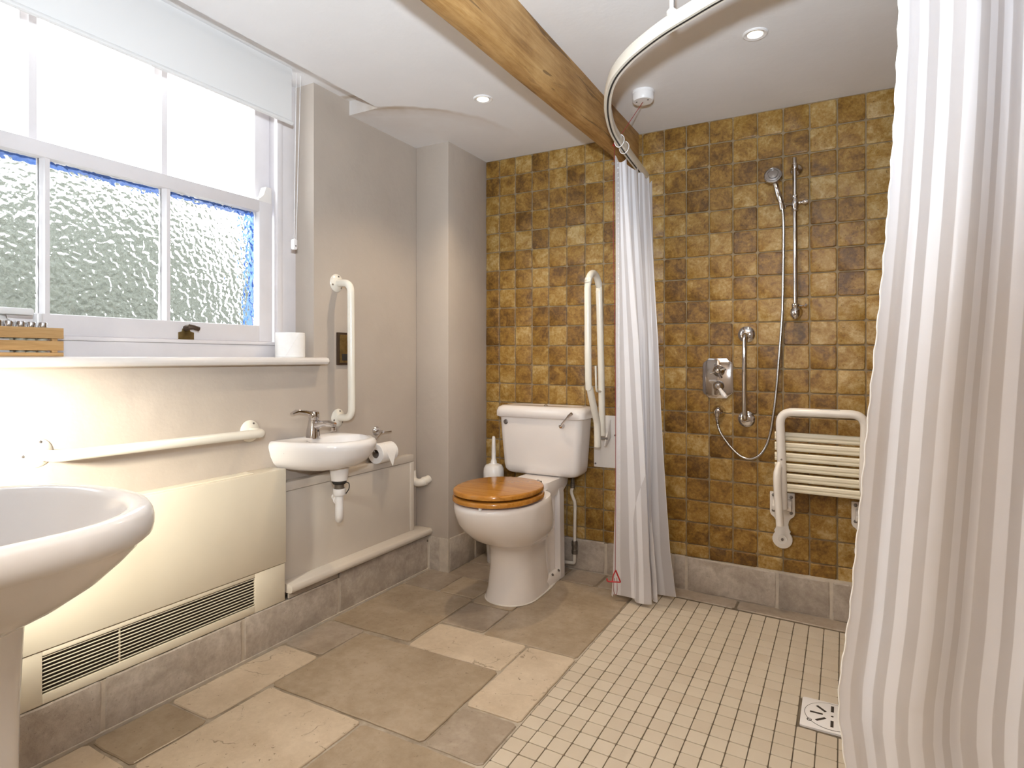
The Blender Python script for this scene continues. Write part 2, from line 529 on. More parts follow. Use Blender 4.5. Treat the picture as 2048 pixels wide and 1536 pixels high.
def catmull(P, k=6):
    P = [Vector(p) for p in P]; out = []
    Q = [P[0] * 2 - P[1]] + P + [P[-1] * 2 - P[-2]]
    for i in range(1, len(Q) - 2):
        a, b, c, d = Q[i - 1], Q[i], Q[i + 1], Q[i + 2]
        for j in range(k):
            t = j / k
            out.append(0.5 * ((2 * b) + (c - a) * t + (2 * a - 5 * b + 4 * c - d) * t * t + (3 * b - a - 3 * c + d) * t ** 3))
    out.append(P[-1])
    return out


def round_path(P, rad, k=6):
    """polyline with rounded corners"""
    P = [Vector(p) for p in P]; out = [P[0]]
    for i in range(1, len(P) - 1):
        a = (P[i - 1] - P[i]); b = (P[i + 1] - P[i])
        r = min(rad, a.length * 0.49, b.length * 0.49)
        p0 = P[i] + a.normalized() * r; p1 = P[i] + b.normalized() * r
        for j in range(k + 1):
            t = j / k
            out.append(p0 * (1 - t) ** 2 + P[i] * 2 * t * (1 - t) + p1 * t * t)
    out.append(P[-1])
    return out


def rrect(hx, hy, r, n=4):
    out = []
    for cx, cy, a in ((hx - r, hy - r, 0), (-hx + r, hy - r, pi / 2), (-hx + r, -hy + r, pi), (hx - r, -hy + r, 1.5 * pi)):
        for i in range(n + 1):
            t = a + pi / 2 * i / n
            out.append((cx + r * math.cos(t), cy + r * math.sin(t)))
    return out


# ------------------------------------------------------------------ room shell
WL, WB, PX, PY, CE = -1.985, 2.925, -1.777, 2.553, 2.212   # left wall, back wall, pilaster side and front, ceiling
SL = -1.900                                                # face of the stone skirting on the left


def fz(x):                                                 # the shower floor falls towards its drain
    return -0.021 * min(1.0, max(0.0, (x + 0.85) / 0.9))


g = G()
g.box(-2.30, WL, 0.12, 3.05, -0.05, 1.09)
g.box(-2.30, WL, 1.85, 3.05, 1.09, 2.40)
g.box(-2.30, WL, -0.02, 0.35, 1.09, 2.40)
wall_left = struct(g.build('wall_left', 'plaster'))
g = G(); g.box(WL, PX, PY, 3.0, -0.03, CE + 0.05)
struct(g.build('wall_corner', 'plaster', bevel=0.006))
g = G(); g.box(-2.3, 1.25, WB + 0.004, 3.05, -0.05, CE + 0.09)
wall_back = struct(g.build('wall_back', 'grout_wall'))
g = G(); g.box(1.1, 1.25, -1.4, 3.0, -0.06, CE + 0.09)
struct(g.build('wall_right', 'plaster'))
g = G(); g.box(-2.3, -1.02, 0.12, 0.22, -0.05, 2.40); g.box(-1.12, -1.02, -1.4, 0.12, -0.05, CE + 0.05)
struct(g.build('wall_front', 'plaster'))
g = G(); g.box(-1.15, 1.25, -1.5, -1.4, -0.05, CE + 0.09)
struct(g.build('wall_hall', 'plaster'))
# ceiling with the open slot for the blind
g = G()
g.box(-1.815, 1.15, -1.45, 2.99, CE, CE + 0.08)
g.box(-2.2, -1.815, 2.062, 2.99, CE, CE + 0.08)
g.box(-2.35, 1.2, -1.5, 3.05, CE + 0.065, CE + 0.16)
struct(g.build('ceiling', 'ceiling'))
# floor base
g = G()
xs = [-2.3, -0.85, -0.6, -0.35, -0.1, 0.05, 1.2]
for a, b in zip(xs, xs[1:]):
    g.add([(a, -1.5, fz(a) - 0.005), (b, -1.5, fz(b) - 0.005), (b, 3.0, fz(b) - 0.005), (a, 3.0, fz(a) - 0.005),
           (a, -1.5, -0.1), (b, -1.5, -0.1), (b, 3.0, -0.1), (a, 3.0, -0.1)],
          [(0, 1, 2, 3), (7, 6, 5, 4), (0, 4, 5, 1), (2, 6, 7, 3), (1, 5, 6, 2), (3, 7, 4, 0)])
floor = struct(g.build('floor', 'grout_floor', smooth=0))
floor.data.materials.append(M['grout_mosaic'])
for p in floor.data.polygons:
    if p.center.x > -0.85: p.material_index = 1


def rough_plate(x0, x1, y0, y1, jit, step=0.05, top=0.0, thick=0.012, cham=0.0025, rnd=R):
    """a stone slab lying flat, its outline worn and chipped; origin at its middle"""
    cx, cy = (x0 + x1) / 2, (y0 + y1) / 2
    hx, hy = (x1 - x0) / 2, (y1 - y0) / 2
    cr = min(0.010, hx * 0.3, hy * 0.3)
    pts = []
    for (ax, ay), (bx, by) in (((-hx + cr, -hy), (hx - cr, -hy)), ((hx, -hy + cr), (hx, hy - cr)), ((hx - cr, hy), (-hx + cr, hy)), ((-hx, hy - cr), (-hx, -hy + cr))):
        L = math.hypot(bx - ax, by - ay); k = max(1, int(L / step))
        for i in range(k + 1):
            t = i / k
            pts.append((ax + (bx - ax) * t + rnd.uniform(-jit, jit), ay + (by - ay) * t + rnd.uniform(-jit, jit)))
    inn = [(px * (1 - cham / max(abs(px), 0.02)) if abs(px) > 0.02 else px, py * (1 - cham / max(abs(py), 0.02)) if abs(py) > 0.02 else py) for px, py in pts]
    g = G()
    g.loft([[(px, py, -thick) for px, py in pts], [(px, py, -cham) for px, py in pts], [(px, py, 0) for px, py in inn]], False, True)
    return g, (cx, cy)


slabs = [(-1.89, -1.69, 1.61, 1.85, 'grey'), (-1.69, -1.053, 1.383, 1.832, 'brown'), (-1.47, -1.054, 1.832, 2.052, 'cream'),
         (-1.89, -1.475, 1.852, 2.325, 'brown'), (-1.472, -1.262, 2.055, 2.29, 'grey'), (-1.262, -0.85, 2.045, 2.735, 'brown'),
         (-1.053, -0.85, 1.60, 2.042, 'cream'), (-1.053, -0.85, 1.378, 1.598, 'grey'), (-1.27, -0.85, 0.90, 1.376, 'brown'),
         (-1.68, -1.27, 0.922, 1.380, 'cream'), (-1.89, -1.69, 1.16, 1.608, 'cream_brown'), (-1.89, -1.682, 0.925, 1.158, 'brown'),
         (-1.89, -1.682, 0.48, 0.923, 'cream'), (-1.89, -1.68, 2.327, 2.60, 'grey'), (-1.68, -1.475, 2.327, 2.54, 'brown'),
         (-1.475, -1.262, 2.292, 2.735, 'brown'), (-1.80, -1.475, 2.542, 2.735, 'grey'), (-1.78, -1.242, 2.737, 2.915, 'grey'),
         (-1.242, -1.047, 2.737, 2.915, 'grey'), (-1.045, -0.85, 2.737, 2.915, 'grey'),
         (-1.68, -0.85, 0.45, 0.90, 'brown'), (-1.89, -0.85, 0.23, 0.448, 'cream')]
for i, (x0, x1, y0, y1, k) in enumerate(slabs):
    gp = 0.0045
    g, (cx, cy) = rough_plate(x0 + gp, x1 - gp, y0 + gp, y1 - gp, 0.0021)
    o = g.build('floor_slab', {'grey': 'slab_grey', 'brown': 'slab_brown', 'cream': 'slab_cream', 'cream_brown': 'slab_cream'}[k], smooth=30)
    o.location = (cx, cy, 0.0012 * math.sin(i * 2.3)); o.parent = floor
# stone strip between the mosaic and the back wall
for a, b in ((-0.85, -0.42), (-0.418, 0.20), (0.202, 0.66), (0.662, 1.08)):
    g, (cx, cy) = rough_plate(a + 0.003, b - 0.003, 2.818, 2.915, 0.0012)
    o = g.build('floor_slab', 'slab_grey', smooth=30); o.location = (cx, cy, fz(cx)); o.parent = floor
    o.rotation_euler = (0, math.atan(0.0233) if cx < 0 else 0, 0)

# mosaic of the shower floor
MX0, MPX, MY0, MPY = -0.846, 0.0555, 1.413, 0.0602
DRX, DRY, DRH = -0.030, 2.118, 0.087     # drain centre and half size


def small_tile(hx, hy, th, rnd, jit=0.0005, cham=0.0007, cr=0.003):
    pts = [(px + rnd.uniform(-jit, jit), py + rnd.uniform(-jit, jit)) for px, py in rrect(hx, hy, cr, 1)]
    g = G()
    g.loft([[(px, py, -th) for px, py in pts], [(px, py, -cham * 0.7) for px, py in pts], [(px * (1 - cham / hx), py * (1 - cham / hy), 0) for px, py in pts]], False, True)
    return g


mos_meshes = [small_tile(MPX / 2 - 0.0015, MPY / 2 - 0.0015, 0.006, R).build('mosaic_tile', 'mosaic', mesh_only=True, smooth=0) for _ in range(4)]
cells = []
for i in range(0, 35):
    for j in range(-20, 24):
        x = MX0 + (i + 0.5) * MPX; y = MY0 + (j + 0.5) * MPY
        if y > 2.813 or x > 1.08: continue
        if abs(x - DRX) < DRH + MPX * 0.30 and abs(y - DRY) < DRH + MPY * 0.30: continue
        cells.append((x, y))


def on_view(x, y):       # the part of the mosaic the room's doorway looks onto, nearest first
    return (-0.4818 * x + 0.8763 * y > 1.585) and x < 0.01 and not (y > 2.62 and x < -0.70)


near = sorted([c for c in cells if on_view(*c)], key=lambda c: c[0] ** 2 + c[1] ** 2)[:300]
ns = set(near)
for k, (x, y) in enumerate(near):
    o = bpy.data.objects.new('mosaic_tile', R.choice(mos_meshes)); COL.objects.link(o)
    o.location = (x, y, fz(x) + 0.0006 * math.sin(k * 1.7)); o.parent = floor
    o.rotation_euler = (0, math.atan(0.0233) if x < 0.05 else 0, 0)
g = G()
for (x, y) in cells:
    if (x, y) in ns: continue
    hx, hy, z = MPX / 2 - 0.0015, MPY / 2 - 0.0015, fz(x)
    g.loft([[(x + a * hx, y + b * hy, z + dz) for a, b in ((-1, -1), (1, -1), (1, 1), (-1, 1))] for dz in (-0.006, 0.0)], False, True)
o = g.build('mosaic_field', 'mosaic', floor, smooth=0); o['kind'] = 'stuff'
# the half row of cut tiles against the stone strip is left as grout

# ------------------------------------------------------------------ tiles of the back wall
TP = 0.1049


def wall_tile_mesh(hx, hz, rnd):
    pts = []
    for px, pz in rrect(hx, hz, 0.008, 2):
        pts.append((px + rnd.uniform(-0.0012, 0.0012), pz + rnd.uniform(-0.0012, 0.0012)))
    g = G(); c = 0.003
    g.loft([[(px, 0.008, pz) for px, pz in pts], [(px, 0.0022, pz) for px, pz in pts], [(px * (1 - c / hx), 0.0, pz * (1 - c / hz)) for px, pz in pts]], False, True)
    return g


colx = [-1.777, -1.688, -1.587, -1.484, -1.383, -1.278, -1.175, -1.074, -0.972, -0.870, -0.763]
while colx[-1] < 1.0: colx.append(colx[-1] + 0.1058)
rowz0 = 2.103                        # underside of the top row


def zrow(k, x): return rowz0 - TP * k - 0.0095 * (x + 0.6)


cache = {}
vis, rest = [], []
for i in range(len(colx) - 1):
    x0, x1 = colx[i], colx[i + 1]; xc = (x0 + x1) / 2
    for k in range(-1, 20):
        zt = CE - 0.002 if k == -1 else zrow(k, xc)
        zb = zrow(k + 1, xc)
        if k >= 18: zb = max(zb, 0.157 - 0.014 * max(0, (xc + 0.9)))
        if zt - zb < 0.02: continue
        hid = (-1.60 < xc < -1.20 and zt < 0.84) or xc > 0.13 or (-0.95 < xc < -0.88 and zt < 1.95) or (-0.86 < xc < -0.76 and zt < 0.9)
        (rest if hid else vis).append((x0, x1, zb, zt))
rest += vis[300:]; vis = vis[:300]
for (x0, x1, zb, zt) in vis:
    key = (round(x1 - x0, 3), round(zt - zb, 3), R.randrange(3))
    if key not in cache:
        cache[key] = wall_tile_mesh((x1 - x0) / 2 - 0.0026, (zt - zb) / 2 - 0.0026, R).build('wall_tile', 'travertine', mesh_only=True, smooth=30)
    o = bpy.data.objects.new('wall_tile', cache[key]); COL.objects.link(o)
    o.location = ((x0 + x1) / 2, WB - 0.0035 + R.uniform(0, 0.0022), (zb + zt) / 2); o.parent = wall_back
    o.rotation_euler = (R.uniform(-0.006, 0.006), R.uniform(-0.006, 0.006), R.uniform(-0.006, 0.006))
g = G()
for (x0, x1, zb, zt) in rest:
    t = wall_tile_mesh((x1 - x0) / 2 - 0.0026, (zt - zb) / 2 - 0.0026, R)
    c = ((x0 + x1) / 2, WB - 0.003, (zb + zt) / 2)
    g.add([(a + c[0], b + c[1], d + c[2]) for a, b, d in t.v], t.f)
o = g.build('wall_tile_field', 'travertine', wall_back, smooth=30); o['kind'] = 'stuff'

g = G()
for j in range(14):
    for k in range(0, 20):
        y = 2.87 - j * 0.105; z = 0.21 + k * 0.1049
        if z > CE - 0.05: continue
        g.loft([[(1.1 - q, y + a * 0.05, z + b * 0.05) for a, b in ((-1, -1), (1, -1), (1, 1), (-1, 1))] for q in (-0.002, 0.006)], False, True)
o = g.build('wall_tile_field', 'travertine', bpy.data.objects['wall_right'], smooth=0); o['kind'] = 'stuff'

# ------------------------------------------------------------------ stone skirtings


def skirting(name, along, segs, zt, base_fn, face_fn):
    """segs: (a, b) along the wall; each a stone of its own over a bed of pale grout"""
    root = None
    g = G(); base_fn(g)
    root = struct(g.build(name, 'grout_skirting', smooth=0))
    z_all = zt
    for sg in segs:
        a, b = sg[0], sg[1]
        zt = sg[2] if len(sg) > 2 else z_all
        gp = 0.006
        hw, hz = (b - a) / 2 - gp, zt / 2 - 0.001
        pts = []
        for px, pz in rrect(hw, hz, 0.006, 2):
            pts.append((px, pz))
        # subdivide the long edges so that they can be worn
        out = []
        for q in range(len(pts)):
            p, r2 = pts[q], pts[(q + 1) % len(pts)]
            L = math.hypot(r2[0] - p[0], r2[1] - p[1]); kk = max(1, int(L / 0.045))
            for t in range(kk):
                out.append((p[0] + (r2[0] - p[0]) * t / kk + R.uniform(-0.0018, 0.0018), p[1] + (r2[1] - p[1]) * t / kk + R.uniform(-0.0014, 0.0014)))
        g = G(); c = 0.004
        f = face_fn
        cm = (a + b) / 2
        g.loft([[f(cm + u, zt / 2 + w, -0.010) for u, w in out], [f(cm + u, zt / 2 + w, 0.0035) for u, w in out],
                [f(cm + u * (1 - c / hw), zt / 2 + w * (1 - c / hz), 0.006) for u, w in out]], False, True)
        g.build('skirting_stone', 'skirting_stone', root, smooth=30)
    return root


skirting('baseboard_left', 'y', [(0.50, 0.971), (0.971, 1.441), (1.441, 1.912, 0.155), (1.912, 2.548, 0.176)], 0.155,
         lambda g: g.box(WL - 0.01, SL - 0.0025, 0.22, PY, -0.005, 0.152).box(WL - 0.01, SL - 0.0025, 1.92, PY, 0.14, 0.172).box(SL - 0.004, SL + 0.005, 0.22, PY, -0.005, 0.0045), lambda u, w, d: (SL - 0.006 + d, u, w))
g = G().box(SL - 0.012, SL - 0.0008, 1.646, 1.908, 0.1565, 0.1755)
g.build('skirting_stone', 'skirting_stone', bpy.data.objects['baseboard_left'], bevel=0.002)
skirting('baseboard_corner', 'x', [(SL + 0.004, -1.822)], 0.172,
         lambda g: g.box(WL, PX + 0.004, PY - 0.0045, 2.95, -0.005, 0.170), lambda u, w, d: (u, PY - 0.001 - d, w))
skirting('baseboard_side', 'y', [(PY + 0.004, 2.80), (2.80, WB)], 0.172,
         lambda g: g.box(PX - 0.01, PX + 0.001, PY, WB, -0.005, 0.170), lambda u, w, d: (PX + 0.001 + d, u, w))
# the narrow corner stone of the pilaster
br = skirting('baseboard_back', 'x', [(-1.76, -1.36), (-1.36, -1.060), (-1.058, -0.72), (-0.718, -0.655), (-0.655, -0.257), (-0.257, -0.045), (-0.045, 0.40), (0.40, 1.08)], 0.160,
              lambda g: g.box(-1.78, 1.1, WB - 0.0095, WB + 0.01, -0.06, 0.152), lambda u, w, d: (u, WB - 0.006 - d, w + fz(u) - 0.0 if u > -0.86 else w))
for c in br.children: pass

# ------------------------------------------------------------------ window
win = struct(G().box(-2.205, -2.095, 1.765, 1.852, 1.09, 2.42).box(-2.205, -2.095, 0.348, 0.40, 1.09, 2.42).box(-2.32, -2.09, 0.348, 1.852, 1.09, 1.152)
             .build('window_1', 'sash_white', bevel=0.003))


def wpart(name, mat, boxes, bevel=0.003):
    g = G()
    for b in boxes: g.box(*b)
    return g.build(name, mat, win, bevel=bevel)


wpart('staff_bead', 'sash_white', [(-2.10, -2.078, 1.738, 1.768, 1.152, 2.40), (-2.10, -2.082, 0.35, 1.738, 1.152, 1.166)], 0.005)
ls = wpart('lower_sash', 'sash_white', [(-2.14, -2.10, 1.668, 1.733, 1.166, 1.745), (-2.14, -2.10, 0.36, 0.53, 1.166, 1.745),
                                        (-2.14, -2.10, 0.53, 1.668, 1.166, 1.232), (-2.14, -2.098, 0.53, 1.668, 1.700, 1.748)], 0.004)


def glazing_bar(y, z0, z1, x, parent, w=1.0):
    prof = [(-0.017 * w, -0.02), (-0.017 * w, -0.004), (-0.010 * w, 0.006), (-0.007 * w, 0.018), (0.007 * w, 0.018), (0.010 * w, 0.006), (0.017 * w, -0.004), (0.017 * w, -0.02)]
    g = G(); g.prism(prof, lambda a, b, d: (x + b, y + a, d), z0, z1)
    return g.build('glazing_bar', 'sash_white', parent)


for y in (0.917, 1.289): glazing_bar(y, 1.228, 1.704, -2.12, ls, 0.9)
for (a, b) in ((0.535, 0.902), (0.932, 1.274), (1.304, 1.672)):
    G().box(-2.128, -2.122, a - 0.008, b + 0.008, 1.226, 1.706).build('glass_pane', 'glass_ripple', ls, smooth=0)
us = wpart('upper_sash', 'sash_white', [(-2.19, -2.15, 1.685, 1.758, 1.712, 2.40), (-2.19, -2.15, 0.36, 0.53, 1.712, 2.40), (-2.19, -2.15, 0.53, 1.685, 1.712, 1.752),
                                        (-2.19, -2.15, 0.53, 1.685, 2.33, 2.40)], 0.004)
for y in (0.900, 1.305): glazing_bar(y, 1.748, 2.34, -2.17, us, 1.45)
for (a, b) in ((0.535, 0.885), (0.915, 1.29), (1.32, 1.69)):
    G().box(-2.175, -2.171, a - 0.008, b + 0.008, 1.75, 2.335).build('glass_pane', 'glass_clear', us, smooth=0)
wpart('painted_drip_rail', 'blue_paint', [(-2.197, -2.148, 0.53, 1.70, 1.696, 1.712)], 0.002)
wpart('outer_lining', 'blue_paint', [(-2.29, -2.235, 1.742, 1.85, 1.10, 1.735)], 0.003)
# horn on top of the right stile
g = G(); g.prism([(1.668, 1.745), (1.733, 1.745), (1.733, 1.812), (1.705, 1.812), (1.692, 1.775), (1.676, 1.760), (1.668, 1.756)], lambda a, b, d: (d, a, b), -2.138, -2.105)
g.build('sash_horn', 'gloss_white', win, bevel=0.002)
# brass sash lift
lift = G().prism([(1.322, 1.166), (1.380, 1.166), (1.380, 1.192), (1.366, 1.196), (1.362, 1.206), (1.338, 1.206), (1.335, 1.195), (1.322, 1.192)], lambda a, b, d: (d, a, b), -2.10, -2.094).build('sash_lift', 'brass', win, bevel=0.001)
G().tube([(-2.092, 1.345, 1.205), (-2.075, 1.35, 1.212), (-2.068, 1.362, 1.21), (-2.066, 1.38, 1.204)], [0.011, 0.011, 0.009, 0.009], 10).build('hook', 'dark_brass', lift)

g = G()
prof = [(-2.12, 1.071), (-1.945, 1.071), (-1.934, 1.074), (-1.929, 1.083), (-1.929, 1.090), (-1.934, 1.099), (-1.945, 1.102), (-2.12, 1.102)]
g.prism(prof, lambda a, b, d: (a, d, b), 0.23, 1.885)
struct(g.build('trim_1', 'gloss_white', bevel=0.001))

# roller blind in the ceiling slot
bl = thing('roller_blind', (-1.965, 1.0, 2.25), 'white fabric roller blind pulled down over the top of the sash window', 'blind')
G().box(-1.966, -1.9645, 0.24, 1.715, 2.062, 2.274).build('fabric', 'blind', bl, smooth=0)
G().tube([(-1.965, 0.24, 2.054), (-1.965, 1.717, 2.054)], 0.0085, 10).build('hem_bar', 'blind', bl)
G().tube([(-1.984, 0.36, 2.250), (-1.984, 1.720, 2.250)], 0.018, 14).build('roller_tube', 'white_plastic', bl)
G().box(-2.0, -1.972, 1.720, 1.725, 2.235, 2.274).build('end_bracket', 'white_plastic', bl, bevel=0.002)
g = G()
for dy in (0.0, 0.022):
    n = 150; pts = []; rs = []
    for i in range(n * 2 + 1):
        t = i / (n * 2)
        yy = 1.733 + dy * (1 - 0.55 * t) - 0.012 * t
        pts.append((-1.958, yy, 2.262 - t * 0.69)); rs.append(0.0021 if i % 2 else 0.0009)
    g.tube(pts, rs, 5)
o = g.build('bead_chain', 'white_plastic', bl); o['kind'] = 'stuff'
tn = G().prism(rrect(0.0085, 0.022, 0.006), lambda a, b, d: (d, 1.724 + a, 1.562 + b), -1.97, -1.952).build('chain_tensioner', 'white_plastic', bl, bevel=0.0015)
G().lathe([(0.003, 0), (0.003, 0.002)], (-1.952, 1.724, 1.555), (1, 0, 0), 8).build('screw', 'dull_metal', tn)

# outside: pale ground to bounce daylight indoors, and clipped bushes seen through the obscure glass
g = G(); g.add([(-40, -30, -0.2), (-2.6, -30, -0.2), (-2.6, 40, -0.2), (-40, 40, -0.2)], [(0, 1, 2, 3)])
g.add([(-40, -30, -0.4), (-2.6, -30, -0.4), (-2.6, 40, -0.4), (-40, 40, -0.4)], [(3, 2, 1, 0)])
struct(g.build('ground', 'bounce_ground', smooth=0))


def bush(loc, rx, ry, rz, label, mat='hedge', sub=4):
    bm = bmesh.new(); bmesh.ops.create_icosphere(bm, subdivisions=sub, radius=1.0)
    for vv in bm.verts:
        nz = noise.noise(vv.co * 3.1 + Vector(loc)) * 0.16 + noise.noise(vv.co * 9 + Vector(loc)) * 0.09
        vv.co *= (1 + nz)
        vv.co.x *= rx; vv.co.y *= ry; vv.co.z *= rz
        vv.co.z = max(vv.co.z, -rz * 0.98)
    me = bpy.data.meshes.new('clipped_bush'); bm.to_mesh(me); bm.free()
    me.materials.append(M[mat]); me.shade_smooth()
    o = bpy.data.objects.new('clipped_bush', me); COL.objects.link(o); o.location = loc
    return tag(o, label, 'bush')


bush((-7.4, 3.6, 1.35), 1.5, 1.85, 1.56, 'tall grey-green bush blurred behind the middle pane of frosted glass')
bush((-4.6, 0.9, 0.42), 0.9, 0.8, 0.63, 'lower green bush blurred behind the leftmost pane of frosted glass')
bush((-5.6, 6.4, 0.25), 0.8, 1.1, 0.46, 'small low bush blurred behind the right pane of frosted glass')

# ------------------------------------------------------------------ oak beam
g = G(); rings = []
for i in range(41):
    y = -1.39 + i * (WB - 0.002 + 1.39) / 40
    zb = 2.017 + 0.040 * max(0.0, (y - 1.2) / 1.7)
    w = lambda s: noise.noise(Vector((s, y * 2.2, 0.3))) * 0.004
    rings.append([(-0.957 + w(1), y, zb + w(2)), (-0.950 + w(1), y, zb - 0.004 + w(2)), (-0.925, y, zb - 0.004 + w(7)), (-0.897 + w(3), y, zb - 0.004 + w(2)), (-0.889 + w(3), y, zb + 0.004 + w(2)),
                  (-0.888 + w(4), y, 2.10), (-0.888 + w(5), y, CE - 0.0), (-0.957 + w(6), y, CE - 0.0), (-0.957 + w(8), y, 2.10)])
g.loft(rings)
tag(g.build('ceiling_beam', 'oak_beam', smooth=50), 'rough golden oak beam running under the ceiling to the tiled wall', 'beam')

# ------------------------------------------------------------------ downlights


def downlight(loc, label, lit=34.0, seen=True):
    t = thing('downlight', loc, label, 'lamp', 'recessed ceiling downlights')
    x, y, z = loc
    G().lathe([(0.041, 0.0), (0.041, -0.003), (0.037, -0.006), (0.026, -0.004), (0.024, 0.0)], (x, y, z), (0, 0, 1), 28, False).build('bezel', 'white_plastic', t)
    G().lathe([(0.0245, -0.0015), (0.018, -0.003), (0.001, -0.0035)], (x, y, z), (0, 0, 1), 20, True).build('lamp_face', 'lamp_glow', t)
    l = lamp('downlight_lamp', 'SPOT', (0, 0, -0.012), lit, (1.0, 0.80, 0.56), spot_size=math.radians(120), spot_blend=0.8, shadow_soft_size=0.022)
    l.parent = t
    return t


downlight((-0.265, 2.215, CE), 'lit white downlight in the ceiling above the shower')
downlight((-1.355, 2.205, CE), 'lit white downlight in the ceiling left of the oak beam')

# ------------------------------------------------------------------ fan convector
cv = thing('fan_convector', (SL, 1.15, 0.155), 'cream metal fan convector heater below the window sill', 'heater')
CY0, CY1, CZ0, CZ1, CS = 0.66, 1.632, 0.157, 0.669, 0.302
G().box(WL, SL - 0.016, CY0 + 0.004, CY1 - 0.004, CZ0 + 0.004, CZ1 - 0.016).build('casing', 'magnolia', cv)
G().box(SL - 0.016, SL, CY0, CY1, CS + 0.0016, CZ1).build('front_panel', 'magnolia', cv, bevel=0.0035)
lp = G().box(SL - 0.016, SL - 0.003, CY0, 0.818, CZ0, CS).box(SL - 0.016, SL - 0.003, 1.492, CY1 - 0.004, CZ0, CS) \
    .box(SL - 0.016, SL - 0.003, 0.818, 1.492, 0.288, CS).box(SL - 0.016, SL - 0.003, 0.818, 1.492, CZ0, 0.184).build('lower_panel', 'magnolia', cv, bevel=0.0012)
G().box(SL - 0.0145, SL - 0.0125, 0.816, 1.494, 0.182, 0.29).build('grille_shade_sheet', 'hollow_shade', lp, smooth=0)  # dark sheet painted as the shade behind the louvres
sl0 = None
for i in range(10):
    z = 0.1895 + i * 0.0104
    if sl0 is None:
        sl0 = G().prism([(SL - 0.0088, z + 0.0002), (SL - 0.0042, z), (SL - 0.0042, z + 0.0014), (SL - 0.0088, z + 0.0016)],
                        lambda a, b, d: (a, d, b), 0.817, 1.493).build('louvre', 'magnolia', lp, smooth=0)
    else:
        c = sl0.copy(); COL.objects.link(c); c.parent = lp; c.location.z = sl0.location.z + i * 0.0104
G().box(SL - 0.0135, SL - 0.006, 1.018, 1.021, 0.184, 0.288).build('mullion', 'magnolia', lp, smooth=0)
tp = G().box(WL, SL - 0.004, CY0, CY1 - 0.002, CZ1 - 0.015, CZ1 - 0.0005).build('top_panel', 'magnolia', cv, bevel=0.002)
g = G()
for i in range(9):
    x = WL + 0.018 + i * 0.0052
    g.box(x, x + 0.0026, CY0 + 0.06, 1.50, CZ1 - 0.002, CZ1 + 0.0022)
g.build('outlet_grille', 'magnolia', tp, smooth=0)
for a, b, w in ((0.805, 0.832, 0.0035), (0.905, 0.925, 0.002)):
    G().loft([[(SL - 0.0150, y, CS + 0.0005), (SL - 0.0022, y, CS + 0.0005), (SL - 0.0022, y, CS + 0.0005 + q), (SL - 0.0150, y, CS + 0.0005 + q)] for y, q in ((a, 0.0006), ((a * 2 + b) / 3, w), ((a + b) / 2, w * 0.7), (b, 0.0005))]).build('rust_patch', 'rust', lp, smooth=0)

# ------------------------------------------------------------------ boxing below the small basin
bx = thing('pipe_boxing', (-1.94, 2.05, 0.157), 'white painted pipe boxing with a bullnose shelf below the small basin', 'boxing')
G().box(WL, -1.946, 1.636, 2.475, 0.21, 0.566).build('panel', 'boxing', bx, bevel=0.001)
G().box(WL, -1.941, 1.636, 2.478, 0.568, 0.603).build('top_rail', 'boxing', bx, bevel=0.0025)
G().box(WL, -1.940, 2.452, 2.480, 0.212, 0.566).build('corner_post', 'boxing', bx, bevel=0.002)
g = G()
pr = [(WL, 0.180), (-1.889, 0.180), (-1.880, 0.184), (-1.876, 0.193), (-1.876, 0.201), (-1.880, 0.210), (-1.889, 0.214), (WL, 0.214)]
g.prism(pr, lambda a, b, d: (a, d, b), 1.640, PY - 0.001)
g.build('bullnose_shelf', 'boxing', bx, bevel=0.001)
G().box(WL, SL - 0.012, 1.640, PY - 0.002, 0.1725, 0.181).build('gap_shade_strip', 'hollow_shade', bx, smooth=0)  # dark strip painted as the shade below the shelf

# white waste elbow on the pilaster
we = thing('waste_elbow', (-1.93, PY - 0.03, 0.45), 'white plastic waste pipe elbow at the foot of the pilaster', 'pipe')
G().tube(catmull([(-1.978, 2.512, 0.510), (-1.974, 2.512, 0.475), (-1.958, 2.512, 0.455), (-1.930, 2.514, 0.452), (-1.905, 2.53, 0.462), (-1.90, 2.553, 0.468)], 4), 0.0205, 14).build('elbow', 'pipe_white', we)
G().lathe([(0.0235, 0), (0.0235, 0.020)], (-1.918, 2.5255, 0.457), (1, 0.4, 0.3), 16).build('socket_ring', 'pipe_white', we)

# ------------------------------------------------------------------ grab rails on the left wall


def flange(loc, axis, r, mat, parent, screw_r=0.0045, rot=0.5, h=0.012):
    ax = Vector(axis).normalized(); c = Vector(loc)
    f = G().lathe([(r, 0), (r, 0.002), (r * 0.96, 0.004), (r * 0.62, h * 0.72), (r * 0.45, h), (0.001, h)], loc, axis, 28).build('flange', mat, parent)
    up = Vector((0, 0, 1)); u = ax.cross(up).normalized(); w = ax.cross(u)
    for k in range(3):
        a = rot + 2 * pi * k / 3
        p = c + (u * math.cos(a) + w * math.sin(a)) * r * 0.74
        G().lathe([(screw_r, 0.001), (screw_r, 0.0075), (screw_r * 0.5, 0.0085)], p, axis, 8).build('screw', 'dull_metal', f)
    return f


